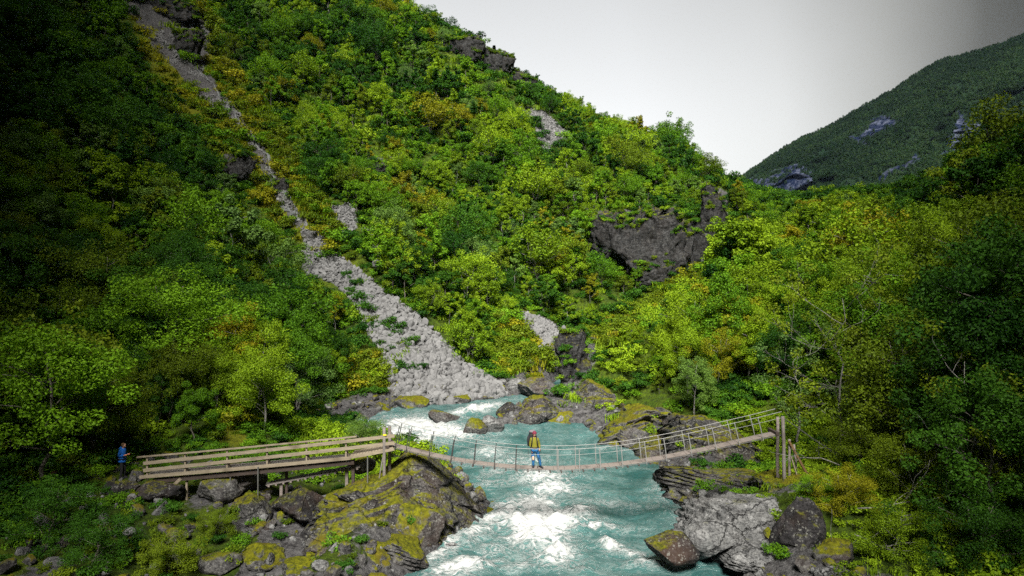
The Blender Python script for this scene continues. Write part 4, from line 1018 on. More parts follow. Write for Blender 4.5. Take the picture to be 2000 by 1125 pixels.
# ------------------------------------------------------------------ wooden approach ramp
RY = 31.9; RD = .95
rp = empty('wooden_ramp', P(280,932,RY), 0, 'long timber approach ramp with plank railing leading up to the bridge', 'footbridge')
def rail(a, c, w, h, y, name, mat, y2=None):
    p0, p1 = P(*a, y), P(*c, y if y2 is None else y2); b = MB(); n = 4; 
    mid = [p0+(p1-p0)*t+np.array((0, 0, -.02*math.sin(PI*t))) for t in np.linspace(0, 1, n+1)]
    for i in range(n): b.beam(mid[i], mid[i+1]-(p1-p0)/np.linalg.norm(p1-p0)*.004, w, h)
    return b.build(name, M[mat], rp)
rail((268,893), (697,852.5), .13, .055, RY, 'top_rail', 'pale_wood')
rail((280,905), (771,851), .05, .15, RY-.03, 'rail_board', 'pale_wood'); rail((280,919), (771,865), .05, .15, RY-.03, 'rail_board', 'pale_wood')
rail((273,932), (685,894.5), .06, .15, RY-.04, 'edge_board', 'pale_wood')
rail((300,940), (692,903), .14, .17, RY+.12, 'stringer', 'dark_wood'); rail((300,938), (692,901), .14, .17, RY+RD-.1, 'stringer', 'dark_wood')
# cross planks of the walkway
p0, p1 = P(276,932.5,RY), P(686,895.5,RY); n = 62; b = MB(); d_ = (p1-p0)/n
for i in range(n): q = p0+d_*(i+.5); b.beam(q+np.array((0, 0, -.0)), q+np.array((0, RD, 0)), np.linalg.norm(d_)*.93, .045, up=(-(p1-p0)[2], 0, (p1-p0)[0]))
b.build('walkway', M['grey_wood'], rp)
p0, p1 = P(684,890,RY), P(768,874,RY); n = 14; b = MB(); d_ = (p1-p0)/n
for i in range(n): q = p0+d_*(i+.5); b.beam(q, q+np.array((0, RD, 0)), np.linalg.norm(d_)*.9, .05, up=(-(p1-p0)[2], 0, (p1-p0)[0]))
b.build('upper_step', M['pale_wood'], rp)
rail((684,893), (770,877), .06, .13, RY-.05, 'edge_board', 'pale_wood')
for px, t, f_ in ((288,893,935),(362,884,928),(444,876,921),(522,868.5,914),(599,861.5,907),(676,854.5,899)):
    for y_, nm in ((RY+.06, 'rail_post'),):
        a, c = P(px, f_, y_), P(px, t, y_); b = MB(); b.beam(a-np.array((0, 0, .05)), c, .07, .09, (0, 1, 0)); b.build(nm, M['pale_wood'], rp)
    if px > 300:
        a, c = P(px+9, f_-1, RY+.3), P(px+1, f_-22, RY+.1); b = MB(); b.beam(a, c, .05, .06, (0, 1, 0)); b.build('rail_brace', M['pale_wood'], rp)
def leg(px, top, y, w, mat='grey_wood', px2=None, foot=None, name='support_post'):
    a = P(px, top, y); x2 = a[0] if px2 is None else (px2-1000)/F*y; g_ = np.array((x2, y, 0.)); g_[2] = float(H(x2, y))-.15
    b = MB(); b.beam(a, g_, w, w, (0, 1, 0)); b.build(name, M[mat], rp)
leg(365, 938, RY+.2, .09, 'pale_wood'); leg(352, 936, RY-.1, .14, 'pale_wood', 312, name='strut'); leg(450, 932, RY, .05, 'steel', name='tie_rod'); leg(504, 912, RY-.14, .05, 'steel', name='tie_rod')
leg(690, 898, RY+.4, .14, 'dark_wood'); leg(312, 942, RY+.6, .12, 'dark_wood'); leg(560, 915, RY+.7, .12, 'dark_wood'); leg(718, 885, RY, .05, 'steel', name='tie_rod'); leg(420, 930, RY+.8, .12, 'dark_wood')

og = empty('old_gangway', P(520,946,32.6), 0, 'old grey plank gangway lying on stones below the ramp', 'gangway')
a, c = P(521,947,32.5), P(704,911,32.5)
for j in range(3):
    b = MB(); o = np.array((0, j*.24, 0)); b.beam(a+o, c+o, .22, .05); b.build('plank', M['grey_wood'], og)
b = MB()
for t in np.linspace(.03, .97, 13): q = a+(c-a)*t; b.beam(q+np.array((0, -.14, -.06)), q+np.array((0, .66, -.06)), .09, .07)
b.build('cleats', M['post_wood'], og)
for t in (.15, .85):
    q = a+(c-a)*t; b = MB(); b.beam(q+np.array((0, .1, -.05)), np.array((q[0], q[1]+.1, float(H(q[0], q[1]))-.2)), .14, .14, (0, 1, 0)); b.build('prop', M['post_wood'], og)

# plank stack and loose timber in the dim left corner
for i, (x0, y0, x1, y1) in enumerate(((47,962,80,996),(53,960,87,992),(58,958,92,989),(63,957,96,986))):
    a = hit((x0+x1)/2, (y0+y1)/2); s = a[1]/F; dxy = np.array(((x1-x0)*s/2, -.5, -(y1-y0)*s/2*.35)); b = MB(); b.beam(a-dxy+np.array((0, 0, .25)), a+dxy+np.array((0, 0, .22)), .13, .05)
    o = b.build('plank', M['grey_wood']); tag(o, ('outer lowest', 'second from outside', 'third from outside', 'innermost uppermost')[i]+' grey plank of the row lying in the dark left corner', 'plank', 'planks in the dark left corner')
a = hit(88, 945); b = MB(); b.beam(a+np.array((-.45, 0, .1)), a+np.array((.4, .2, .55)), .1, .1); tag(b.build('timber', M['brown_wood']), 'loose squared timber leaning above the grey planks', 'timber')

# ------------------------------------------------------------------ people
def skin(verts, edges, root, sub=2, name='body', mats=()):
    keys = list(verts); me = bpy.data.meshes.new(name); me.from_pydata([verts[k][0] for k in keys], [(keys.index(a), keys.index(b_)) for a, b_ in edges], [])
    o = bpy.data.objects.new(name, me); COL.objects.link(o); md = o.modifiers.new('skin', 'SKIN'); md.use_smooth_shade = True
    if not me.skin_vertices: me.skin_vertices.new()
    for i, k in enumerate(keys):
        r = verts[k][1]; me.skin_vertices[0].data[i].radius = r if hasattr(r, '__len__') else (r, r); me.skin_vertices[0].data[i].use_root = (k == root)
    o.modifiers.new('sub', 'SUBSURF').levels = sub; bpy.context.view_layer.update()
    dg = bpy.context.evaluated_depsgraph_get(); me2 = bpy.data.meshes.new_from_object(o.evaluated_get(dg)); bpy.data.objects.remove(o)
    me2.materials.clear(); [me2.materials.append(m_) for m_ in mats]
    me2.polygons.foreach_set('use_smooth', [True]*len(me2.polygons)); return me2
def add_skin(b, me, mi=0): b.add([v.co[:] for v in me.vertices], [tuple(p_.vertices) for p_ in me.polygons], mi)
def lerp(a, c, t): return tuple(np.array(a)*(1-t)+np.array(c)*t)
def hand(b, wrist, d, side, curl, mi=0, palm_n=(0, -1, 0)):
    """palm, four curled fingers of unequal length and a thumb leaving the side of the palm"""
    d = Vector(d).normalized(); n = Vector(palm_n); s = d.cross(n).normalized()*side; n = s.cross(d).normalized()*side; w = Vector(wrist)
    V = []
    b.tube([w-d*.01, w+d*.03, w+d*.07, w+d*.09], [.024, .034, .036, .030], 8, mi)
    for k, L in enumerate((.068, .078, .073, .056)):
        o = w+d*.085+s*(-.027+.018*k); q = [o]; ang = 0.
        for f_ in (.45, .32, .23): ang += curl*(.8 if f_ > .4 else 1.1); q.append(q[-1]+(d*math.cos(ang)+n*math.sin(ang))*L*f_)
        b.tube(q, [.0095, .009, .0085, .006], 6, mi)
    o = w+d*.03-s*.030; b.tube([o, o-s*.022+d*.022+n*.012, o-s*.020+d*.050+n*.025], [.012, .011, .007], 6, mi)
def head(b, c, fwd, sc=1., skin_i=0, eye_i=1, lip_i=2):
    f_ = Vector(fwd).normalized(); u = Vector((0, 0, 1)); r = f_.cross(u).normalized(); u = r.cross(f_); c = Vector(c); V0 = len(b.v)
    g = MB(); g.ball((0, 0, 0), (.078, .098, .115), 16, 12); V = []
    for x, y, z in g.v:          # y is forward
        k = 1-.30*max(0, -z/.115)**1.3; yy = y*(1-.18*max(0, -z/.115)) + (.012*max(0, -z/.115) if y > 0 else 0); V.append(c+(r*x*k+f_*yy+u*z)*sc)
    b.add(V, g.f, skin_i)
    def at(x, y, z): return c+(r*x+f_*y+u*z)*sc
    b.tube([at(0, .088, .02), at(0, .108, -.018), at(0, .094, -.032)], [.008, .015, .012], 6, skin_i)
    for s_ in (-1, 1):
        b.ball(at(s_*.031, .085, .012), (.011*sc, .011*sc, .008*sc), 8, 6, eye_i); b.ball(at(s_*.079, -.005, -.005), (.012, .022, .032), 8, 6, skin_i)
    b.tube([at(-.024, .083, -.055), at(0, .091, -.056), at(.024, .083, -.055)], [.004, .008, .004], 6, lip_i)

def shell(me, rings, n=18):      # a cloth shell of elliptical rings joined to a skinned mesh
    b = MB(); add_skin(b, me); V = []; Fs = []
    for (c, rx, ry) in rings:
        for k in range(n): t = 2*PI*k/n; V.append((c[0]+rx*math.cos(t)*(1+.02*math.sin(5*t+c[2]*40)), c[1]+ry*math.sin(t), c[2]+.008*math.sin(3*t)))
    for i in range(len(rings)-1):
        for k in range(n): a = i*n+k; c_ = i*n+(k+1) % n; Fs.append((a, a+n, c_+n, c_))
    b.add(V, Fs); return b.mesh('cloth', [], smooth=True)
# hiker on the bridge
fx = (1049-1000)/F*32.25; hz = dz(fx)+.0
hk = empty('person', (fx, 32.25, hz), 0, 'hiker standing mid bridge in a yellow-green jacket, blue trousers and maroon hat', 'person')
J = dict(pel=((-.12, .0, .90), (.15, .105)), sp=((-.125, .01, 1.06), (.135, .10)), ch=((-.125, .02, 1.24), (.165, .115)), ne=((-.125, .02, 1.41), .062), hb=((-.125, 0, 1.50), .06),
         ls=((-.285, .02, 1.34), .066), le=((-.325, .02, 1.07), .046), lw=((-.245, -.07, .84), .030), rs=((.035, .02, 1.34), .066), re=((.105, .04, 1.08), .046), rw=((.125, -.06, .90), .030),
         lh=((-.205, 0, .86), .088), lk=((-.19, -.05, .47), .062), la=((-.175, 0, .10), .042), rh=((-.035, 0, .86), .088), rk=((.09, -.05, .47), .062), ra=((.17, 0, .10), .042))
E = [('pel','sp'),('sp','ch'),('ch','ne'),('ne','hb'),('ch','ls'),('ls','le'),('le','lw'),('ch','rs'),('rs','re'),('re','rw'),('pel','lh'),('lh','lk'),('lk','la'),('pel','rh'),('rh','rk'),('rk','ra')]
b = MB(); add_skin(b, skin(J, E, 'pel'))
head(b, (-.125, -.02, 1.575), (.12, -1, -.06)); hand(b, J['lw'][0], (.12, -.35, -1), 1, .45); hand(b, J['rw'][0], (.1, -.5, -.9), -1, .75)
b.build('body', [M['skin'], M['eye'], M['lip']], hk, (0, 0, 0), True)
def grow(J, keys, edges, add, root, over={}):
    v = {k: (J[k][0], tuple(np.array(J[k][1] if hasattr(J[k][1], '__len__') else (J[k][1],)*2)+add)) for k in keys}; v.update(over); return skin(v, [e for e in edges if e[0] in v and e[1] in v], root)
def part_of(parent, me, name, mat): me.materials.clear(); me.materials.append(M[mat]); me.name = name; return link(name, me, parent)
part_of(hk, shell(grow(J, ['sp','ch','ne','ls','le','lw','rs','re','rw'], E, .022, 'ch', {'lw': (lerp(J['le'][0], J['lw'][0], .93), .045), 'rw': (lerp(J['re'][0], J['rw'][0], .93), .045), 'ne': ((-.125, .02, 1.40), .085)}), [((-.125, .02, 1.435), .075, .075), ((-.125, .02, 1.39), .135, .115), ((-.125, .02, 1.30), .185, .15), ((-.125, .015, 1.15), .180, .150), ((-.12, .01, 1.02), .172, .145), ((-.12, 0, .93), .182, .150), ((-.12, 0, .86), .188, .152)]), 'jacket', 'jacket_green')
part_of(hk, shell(grow(J, ['pel','lh','lk','la','rh','rk','ra'], E, .020, 'pel', {'la': ((-.175, 0, .07), .062), 'ra': ((.17, 0, .07), .062)}), [((-.12, 0, .98), .165, .135), ((-.12, 0, .88), .182, .145), ((-.12, 0, .80), .180, .140), ((-.12, -.005, .755), .13, .10)]), 'trousers', 'trousers_blue')
b = MB(); b.ball((-.187, -.115, .47), (.058, .035, .105), 10, 8); b.build('knee_patch', M['tan_cloth'], hk, (0, 0, 0), True)
for sx_, dx_ in ((-.175, -.02), (.17, .09)):
    b = MB(); b.tube([(sx_, .075, .045), (sx_, .03, .055), (sx_+dx_*.5, -.06, .048), (sx_+dx_, -.15, .035)], [.040, .050, .046, .028], 8); b.beam((sx_, .10, .012), (sx_+dx_, -.165, .012), .085, .024); b.build('shoe', M['black_cloth'], hk, (0, 0, 0), True)
b = MB(); b.ball((-.122, .0, 1.645), (.096, .112, .088), 14, 10); b.tube([(-.122+.094*math.cos(t), -.01+.112*math.sin(t), 1.640+.02*math.sin(t)) for t in np.linspace(0, 2*PI, 17)], .020, 6); b.build('hat', M['maroon'], hk, (0, 0, 0), True)
b = MB(); b.tube([(-.30*0-.12+.192*math.cos(t), .155*math.sin(t), .965+.01*math.sin(t)) for t in np.linspace(0, 2*PI, 21)], .036, 6); b.build('hip_belt', M['black_cloth'], hk, (0, 0, 0), True)

bp = empty('backpack', (fx, 32.25, hz), 0, 'big black rucksack on the back of the hiker on the bridge', 'backpack')
b = MB(); b.tube([(-.20, .26, .92), (-.21, .28, 1.0), (-.22, .29, 1.25), (-.22, .28, 1.50), (-.22, .26, 1.60)], [.12, .185, .205, .19, .13], 12); b.build('pack_body', M['black_cloth'], bp, (0, 0, 0), True)
b = MB(); b.ball((-.22, .24, 1.66), (.17, .15, .085), 14, 8); b.build('pack_lid', M['grey_cloth'], bp, (0, 0, 0), True)
b = MB(); b.tube([(-.40, .20, .98), (-.42, .19, 1.3), (-.40, .2, 1.45)], [.05, .06, .045], 8); b.build('side_pocket', M['black_cloth'], bp, (0, 0, 0), True)
for s_ in (-1, 1):
    cx_ = -.125+s_*.10
    b = MB(); b.tube([(cx_, .15, 1.40), (cx_, .05, 1.475), (cx_, -.09, 1.40), (cx_+s_*.02, -.165, 1.25), (cx_+s_*.05, -.13, 1.08), (cx_+s_*.08, .05, .99)], .026, 6); b.build('shoulder_strap', M['black_cloth'], bp, (0, 0, 0), True)
def pole(a, c, label):
    o = empty('trekking_pole', (fx, 32.25, hz), 0, label, 'trekking pole', None); a, c = np.array(a), np.array(c)
    b = MB(); b.tube([a, c], [.012, .008], 6); b.build('shaft', M['dark_steel'], o, (0, 0, 0)); b = MB(); d_ = (c-a)/np.linalg.norm(c-a); b.tube([a-d_*.05, a+d_*.1], .017, 7); b.build('grip', M['black_cloth'], o, (0, 0, 0))
    q = c-d_*.06; b = MB(); b.tube([q-d_*.006, q+d_*.006], .035, 10); b.build('basket', M['black_cloth'], o, (0, 0, 0))
pole((.145, -.14, .86), (.01, -.10, .0), 'trekking pole planted on the planks between the hiker\'s legs'); pole((-.43, .12, 1.10), (-.415, .12, .60), 'trekking pole strapped along the side of the black rucksack')

# person in blue at the left end of the ramp
bxy = P(239, 936.5, 32.9); bz = float(H(bxy[0], bxy[1]))
pb = empty('person', (bxy[0], bxy[1], bz), 0, 'person in a blue jacket looking down at one hand left of the ramp', 'person'); lift = bxy[2]-bz
K = dict(pel=((0, 0, .90), (.11, .14)), sp=((0, 0, 1.06), (.10, .13)), ch=((.01, 0, 1.25), (.12, .16)), ne=((.03, 0, 1.42), .06), hb=((.05, 0, 1.5), .058), ls=((0, -.17, 1.35), .062), le=((-.05, -.21, 1.10), .045), lw=((.20, -.16, 1.14), .030),
         rs=((0, .17, 1.35), .062), re=((-.03, .21, 1.09), .045), rw=((.20, .10, 1.12), .030), lh=((0, -.085, .86), .088), lk=((.03, -.09, .47), .06), la=((-.02, -.09, .09), .042), rh=((0, .085, .86), .088), rk=((.06, .09, .47), .06), ra=((.04, .09, .09), .042))
b = MB(); add_skin(b, skin(K, E, 'pel')); head(b, (.065, 0, 1.57), (1, -.1, -.35)); hand(b, K['lw'][0], (1, .1, .12), 1, .5, 3, (0, 0, 1)); hand(b, K['rw'][0], (1, -.15, .1), -1, .5, 3, (0, 0, 1))
b.build('body', [M['skin'], M['eye'], M['lip'], M['skin_red']], pb, (0, 0, 0), True)
part_of(pb, shell(grow(K, ['sp','ch','ne','ls','le','lw','rs','re','rw'], E, .024, 'ch', {'ne': ((.03, 0, 1.42), .095), 'lw': (lerp(K['le'][0], K['lw'][0], .9), .046), 'rw': (lerp(K['re'][0], K['rw'][0], .9), .046)}), [((.03, 0, 1.46), .085, .085), ((.02, 0, 1.40), .125, .14), ((.01, 0, 1.28), .155, .195), ((.005, 0, 1.10), .145, .185), ((0, 0, .96), .15, .185), ((0, 0, .80), .165, .20)]), 'jacket', 'jacket_blue')
b = MB(); b.ball((-.07, 0, 1.44), (.085, .12, .075), 12, 8); b.build('hood', M['jacket_blue'], pb, (0, 0, 0), True)
part_of(pb, grow(K, ['pel','lh','lk','la','rh','rk','ra'], E, .016, 'pel'), 'trousers', 'black_cloth')
b = MB(); b.ball((.045, 0, 1.60), (.105, .095, .105), 14, 10); b.build('hair', M['hair'], pb, (0, 0, 0), True)
b = MB(); b.tube([(.150*math.cos(t), .190*math.sin(t), .95) for t in np.linspace(0, 2*PI, 21)], .025, 6); b.build('belt', M['black_cloth'], pb, (0, 0, 0), True)
for y_, x_ in ((-.09, -.02), (.09, .04)):
    b = MB(); b.tube([(x_-.07, y_, .045), (x_, y_, .055), (x_+.09, y_, .045), (x_+.17, y_, .032)], [.04, .05, .045, .028], 8); b.beam((x_-.09, y_, .012), (x_+.18, y_, .012), .085, .024); b.build('shoe', M['black_cloth'], pb, (0, 0, 0), True)
# ------------------------------------------------------------------ bare limbed birch in the right wood and fallen branches
def limb(b, p, d, L, r, depth, rr, tips, gnarl=.35, drop=0.):
    n = 5; q = [np.array(p)]; d = np.array(d, float); d /= np.linalg.norm(d)
    for i in range(n):
        d = d+rr.normal(size=3)*gnarl*.35+np.array((0, 0, .05-drop)); d /= np.linalg.norm(d); q.append(q[-1]+d*L/n)
    b.tube(q, [r*(1-.6*i/n) for i in range(n+1)], 6)
    if depth == 0: tips.append(q[-1]); return
    for k in range(3 if depth > 1 else 2):
        i = int(rr.integers(2, n+1)); nd = d+rr.normal(size=3)*.75; limb(b, q[i], nd, L*rr.uniform(.45, .7), r*.5*(1-.4*i/n)+.004, depth-1, rr, tips, gnarl, drop)
def bare_tree(px, pyb, hpx, label, seed, leafk='gold', n_leaf=2600, y=None, lim=8):
    q = hit(px, pyb) if y is None else P(px, pyb, y); q[2] = float(H(q[0], q[1]))-.1; h = hpx*q[1]/F; rr = np.random.default_rng(seed)
    e = empty('birch_tree', q, 0, label, 'tree', 'trees on the right bank'); tr = MB(); tips = []
    n = 8; pts = [np.array((rr.normal()*.05*i, rr.normal()*.04*i, h*.95*i/n)) for i in range(n+1)]; tr.tube(pts, [.085*(1-.85*i/n) for i in range(n+1)], 7)
    tr.build('trunk', M['birch_bark'], e, (0, 0, 0), True)
    for k in range(lim):
        lb = MB(); i = 2+k*(n-2)/lim; i0 = int(i); p0 = pts[i0]+(pts[min(i0+1, n)]-pts[i0])*(i-i0); a = 2.4*k+1.9
        limb(lb, p0, (math.cos(a), math.sin(a)*.9, rr.uniform(.0, .7)), h*rr.uniform(.2, .34), .036*(1-.5*i/n), 2, rr, tips); lb.build('limb', M['birch_bark'], e, (0, 0, 0), True)
    tp_ = np.array(tips); V, Q = leaves(tp_, np.full(len(tp_), .42), [max(6, n_leaf//len(tp_))]*len(tp_), .075, rr, .8)
    link('crown', mesh_np('crown', V, Q, [M[leafk]], False), e)
bare_tree(1640, 865, 350, 'half bare birch with white twisting limbs behind the right bridge tower', 5, 'olive', 5200, 35.5, 10)
bare_tree(1560, 740, 210, 'thin leaved birch with pale twigs left of the half bare one', 6, 'silver', 2600, 42, 8)
bare_tree(1900, 960, 340, 'broken birch with a few pale bare limbs before the dark trees at right', 8, 'olive', 1500, 27, 6)
for px, py, L, a, seed, lab in ((1720,1010,4.2,.3,1,'long pale fallen branch arching over the lower right bushes'),(1660,925,2.6,2.8,2,'twisted white branch lying beside the bridge anchor cable'),(1830,1020,3.6,2.6,3,'pale dead branch hanging in the lower right corner'),(1690,1060,2.4,-.5,4,'short forked dead branch below the arching one')):
    q = hit(px, py); b = MB(); t_ = []; limb(b, (0, 0, .45), (math.cos(a), -.15, .25*math.sin(seed)), L, .035, 2, np.random.default_rng(900+seed), t_, .6, .03)
    o = b.build('dead_branch', M['birch_bark'], None, (0, 0, 0), True); o.location = (q[0]-L*.3, q[1]-.6, q[2]+.1); tag(o, lab, 'branch', 'dead branches at the lower right')
for px, py, hp, ck, lab in ((1740,1090,120,'lime','bright leafy bush at the lower right below the dead branches'),(1640,1000,100,'gold','golden leaved bush right of the purple block boulder'),(1800,980,150,'olive','dark olive bush in the lower right shade'),(1900,1110,170,'dark','big dark bush in the lower right corner'),(1690,930,120,'olive','olive bush right of the bridge braces'),(1590,985,60,'green','low green bush under the bridge braces'),
                            (180,1105,110,'dark','dark leafy bush in the lower left corner'),(330,1120,90,'olive','olive green bush on the bottom edge at left'),(90,1060,130,'dark','shadowy bush at the left edge below the planks'),(700,880,70,'silver','thin silvery bush between ramp and rapids'),(420,1050,60,'olive','olive bush before the dark lichen boulder')):  # corner bushes take dark leaf colours to carry the shade there
    q = hit(px, py); h = hp*q[1]/F; k = ('near', ck, 2); tr, cr, data, Ht, W = PROTO[k]; e = empty('bush', (q[0], q[1], q[2]-h*.22), px*.7, lab, 'bush', 'bushes on the near banks'); s = h/Ht*1.15; e.scale = (s*1.25, s*1.25, s); link('stems', tr, e); link('foliage', cr, e)

# ------------------------------------------------------------------ far mountain across the main valley
RIDGE = [(1330,430),(1400,375),(1447,347),(1500,312),(1560,272),(1592,260),(1640,236),(1700,201),(1760,166),(1810,133),(1852,113),(1920,98),(1960,84),(2000,70),(2120,20),(2300,-60),(2600,-150)]
rx = np.array(RIDGE, float); un = 300; vn = 150
us = np.linspace(0, len(RIDGE)-1, un); rpx = np.interp(us, np.arange(len(RIDGE)), rx[:, 0]); rpy = np.interp(us, np.arange(len(RIDGE)), rx[:, 1])
YR = 1150 - (rpx-1330)*.25; YB = 560 - (rpx-1330)*.10
Rd = np.c_[(rpx-1000)/F*YR, YR, (562.5-rpy)/F*YR]; Bs = np.c_[(rpx-1000)/F*YB-60, YB, np.full(un, -15.)]
tv = np.linspace(0, 1.25, vn); Vm = []
for t in tv:
    if t <= 1:
        q = Bs+(Rd-Bs)*t; q[:, 2] = Bs[:, 2]+(Rd[:, 2]-Bs[:, 2])*(t**.92)
    else: q = Rd+(Rd-Bs)*(t-1); q[:, 2] = Rd[:, 2]-(t-1)*260
    Vm.append(q)
Vm = np.array(Vm).reshape(-1, 3); tt = np.repeat(tv, un)
amp = np.sin(PI*np.clip(tt, 0, 1))
Vm[:, 1] += fbm(Vm, 1/150., 4, 61)*110*amp - ridged(Vm, 1/110., 3, 66)*22*amp; Vm[:, 2] += fbm(Vm, 1/50., 4, 62)*16*amp + fbm(Vm, 1/16., 3, 63)*3.5
idx = np.arange(un*vn).reshape(vn, un); Q = np.c_[idx[:-1, :-1].ravel(), idx[:-1, 1:].ravel(), idx[1:, 1:].ravel(), idx[1:, :-1].ravel()]
FCL = [[(1458,352),(1510,340),(1572,330),(1595,342),(1555,392),(1480,385)], [(1660,265),(1715,225),(1755,222),(1750,240),(1700,262),(1665,285)], [(1712,335),(1760,318),(1790,300),(1800,315),(1745,352),(1715,358)],
       [(1850,250),(1875,215),(1890,240),(1925,225),(1900,270),(1860,300),(1840,330),(1845,290)], [(1640,375),(1700,360),(1690,385)]]
fpx, fpy = proj(*Vm.T); j = fbm(Vm, 1/25., 4, 65)*22
rockm = mask(FCL, fpx+j, fpy+j, 10)
m = NT('far_mountain'); p = m.pos(); n1 = m.noise(.012, 6, .6, p); n2 = m.noise(.09, 6, .7, p)
veg = m.mix(m.ramp(n1, [(.35, 0.), (.65, 1.)]), (.006,.020,.010), (.014,.032,.013)); veg = m.mix(m.ramp(n2, [(.4, .7), (.6, 0.)]), veg, (.010,.018,.012))
rk = m.mix(m.ramp(m.noise(.07, 9, .8, p), [(.47, 0.), (.64, 1.)]), (.004,.009,.030), (.10,.115,.17))  # navy and pale mottling paints shadows and highlights on the far cliffs
ra = m.math('ADD', m.attr('rock'), m.math('MULTIPLY', m.math('SUBTRACT', n2, .5), .9))
m.bsdf(m.mix(m.ramp(ra, [(.45, 0.), (.6, 1.)]), veg, rk), .95, m.bump(m.noise(.16, 5, .7, p), 1., 4.), .1); M['far'] = m.m
me = mesh_np('far_mountain', Vm, Q, [M['far']]); set_attr(me, 'rock', rockm); o = tag(link('far_mountain', me), kind='structure')
# its woods: small broad crowns, read as one mass
lm = leaf_mat('leaf_far', (.007,.026,.014), (.015,.046,.020), (.022,.042,.016), .2)
lm2 = leaf_mat('leaf_far_light', (.016,.050,.020), (.030,.078,.028), (.042,.072,.024), .2); fm_ = []  # lighter crown copy, picked in broad patches to imitate lit ridges
for i in range(4):
    r = np.random.default_rng(800+i); V, Qd = leaves([(0, 0, 3.0), (.9, .4, 4.0), (-.8, -.4, 4.2), (0, .2, 5.2)], np.array((1.7, 1.3, 1.2, 1.0)), [45, 34, 34, 28], .42, r, 1.); fm_.append(mesh_np('far_crown', V, Qd, [(lm, lm2)[i // 2]], False))
n = 85000; uu_ = rng.random(n)*(un-1); vv_ = rng.random(n)**.9*.80*(vn-1); i0 = uu_.astype(int); j0 = vv_.astype(int); a = (uu_-i0)[:, None]; c = (vv_-j0)[:, None]; G = Vm.reshape(vn, un, 3)
pp = (G[j0, i0]*(1-a)+G[j0, i0+1]*a)*(1-c)+(G[j0+1, i0]*(1-a)+G[j0+1, i0+1]*a)*c; rr_ = rockm[j0*un+i0]; fx_, fy_ = proj(*pp.T)
k = (rng.random(n) > rr_*.97) & (fbm(pp, 1/30., 3, 71) > -.6) & (fx_ > 1380) & (fx_ < 2200) & (fy_ < 480); pp = pp[k]; s = rng.uniform(.38, .95, len(pp))
scatter('far_forest', pp-np.array((0, 0, .6)), np.c_[np.zeros((len(pp), 2)), rng.uniform(0, 6.28, len(pp))], np.c_[s, s, s*rng.uniform(.8, 1.2, len(pp))], np.where(fbm(pp*np.array((1., 1., .45)), 1/75., 4, 72)+.25*rng.normal(size=len(pp)) > .05, 2, 0)+rng.integers(0, 2, len(pp)), fm_, label='far birch wood on the mountain across the valley')

# thin valley air
m = NT('haze_air'); pv = m.n('ShaderNodeVolumePrincipled'); pv.inputs['Color'].default_value = (.50,.70,1.,1); pv.inputs['Density'].default_value = .00002; pv.inputs['Anisotropy'].default_value = 0.
m.l(pv.outputs[0], m.out.inputs['Volume'])
b = MB(); b.add([(x, y, z) for z in (-17., 620.) for x, y in ((-2500,-1400),(2500,-1400),(2500,2400),(-2500,2400))], [(3,2,1,0),(4,5,6,7),(0,1,5,4),(1,2,6,5),(2,3,7,6),(3,0,4,7)])
tag(b.build('haze', m.m), kind='stuff', label='thin bluish air in the valley')

# ------------------------------------------------------------------ sky, sun, camera
w = bpy.data.worlds.new('World'); SC.world = w; w.use_nodes = True; nt = w.node_tree; nt.nodes.clear()
N = lambda k, **kw: [x := nt.nodes.new(k), [setattr(x, a, v) for a, v in kw.items()]][0]
SUN_AZ = -3.                    # degrees; the sun stands behind the viewpoint, over the gap between the added walls
sky = N('ShaderNodeTexSky', sky_type='NISHITA', sun_disc=False); sky.sun_elevation = math.radians(SUN_EL); sky.sun_rotation = math.radians(180+SUN_AZ); sky.dust_density = 3.; sky.ozone_density = 1.
hs = N('ShaderNodeHueSaturation'); hs.inputs['Saturation'].default_value = .10; nt.links.new(sky.outputs[0], hs.inputs['Color'])
tc = N('ShaderNodeTexCoord'); nz = N('ShaderNodeTexNoise'); nz.inputs['Scale'].default_value = 1.6; nz.inputs['Detail'].default_value = 5.; nt.links.new(tc.outputs['Generated'], nz.inputs['Vector'])
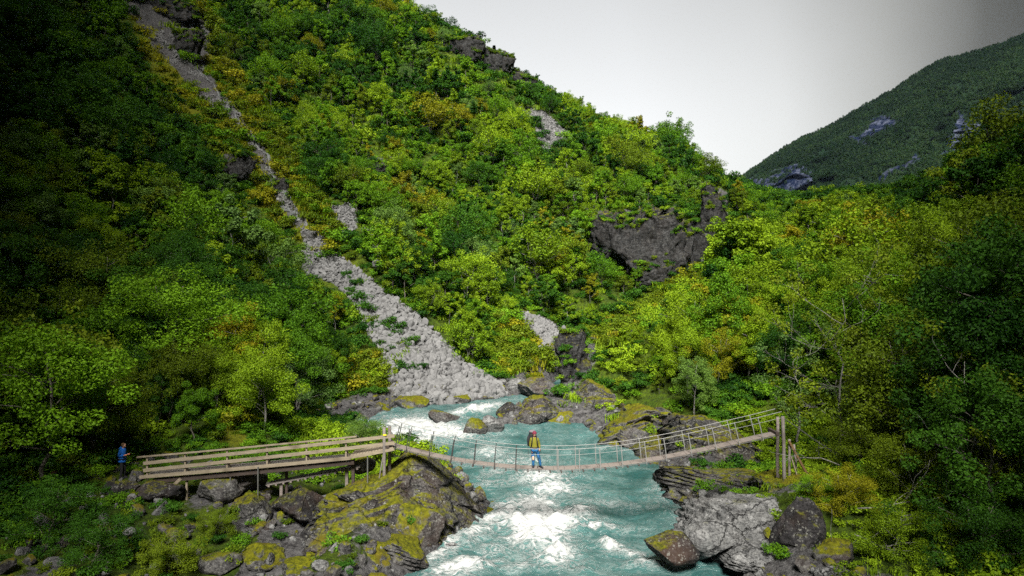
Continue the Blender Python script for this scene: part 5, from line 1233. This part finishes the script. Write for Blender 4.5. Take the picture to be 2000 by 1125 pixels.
# one cloud sheet, thin where the valley opens ahead and heavy elsewhere
br_ = Vector((-.06, 1., .22)).normalized(); dt = N('ShaderNodeVectorMath', operation='DOT_PRODUCT'); nt.links.new(tc.outputs['Generated'], dt.inputs[0]); dt.inputs[1].default_value = br_
ad = N('ShaderNodeMath', operation='MULTIPLY_ADD'); nt.links.new(nz.outputs['Fac'], ad.inputs[0]); ad.inputs[1].default_value = .08; nt.links.new(dt.outputs['Value'], ad.inputs[2])
sb = N('ShaderNodeMath', operation='SUBTRACT'); nt.links.new(ad.outputs[0], sb.inputs[0]); sb.inputs[1].default_value = .04
rp_ = N('ShaderNodeValToRGB'); nt.links.new(sb.outputs[0], rp_.inputs[0]); el = rp_.color_ramp.elements
stops = [(0., .035), (.74, .04), (.80, .12), (.86, .36), (.92, .56), (.98, .65)]
while len(el) < len(stops): el.new(.5)
for e_, (pz, v) in zip(el, stops): e_.position = pz; e_.color = (v, v*(.975+.029*v), v*(.84+.19*v), 1)
mx = N('ShaderNodeMix', data_type='RGBA', blend_type='MULTIPLY'); mx.inputs[0].default_value = 1.; nt.links.new(hs.outputs[0], mx.inputs[6]); nt.links.new(rp_.outputs[0], mx.inputs[7])
bg = N('ShaderNodeBackground'); bg.inputs[1].default_value = .05; nt.links.new(mx.outputs[2], bg.inputs[0]); ow = N('ShaderNodeOutputWorld'); nt.links.new(bg.outputs[0], ow.inputs[0])
sl = bpy.data.lights.new('sun', 'SUN'); sl.energy = 1.5; sl.angle = math.radians(18.); sl.color = (1., .96, .88); so = bpy.data.objects.new('sun', sl); COL.objects.link(so)
az, e_ = math.radians(SUN_AZ), math.radians(SUN_EL); dirn = Vector((math.sin(-az)*math.cos(e_)*-1*-1, math.cos(az)*math.cos(e_), -math.sin(e_))); so.rotation_euler = dirn.to_track_quat('-Z', 'Y').to_euler(); so.location = (0, -60, 80)
cam = bpy.data.cameras.new('camera'); cam.sensor_width = 36; cam.lens = F/2000*36; cam.clip_start = .1; cam.clip_end = 8000; co = bpy.data.objects.new('camera', cam); COL.objects.link(co); co.location = (0, 0, 0); co.rotation_euler = (PI/2, 0, 0); SC.camera = co
vs = SC.view_settings; vs.view_transform = 'Standard'; vs.look = 'None'; vs.exposure = 2.8; vs.gamma = 1.; vs.use_curve_mapping = False
SC.cycles.sample_clamp_indirect = 3.; SC.cycles.max_bounces = 6; SC.cycles.diffuse_bounces = 3; SC.cycles.transmission_bounces = 3; SC.cycles.use_denoising = False
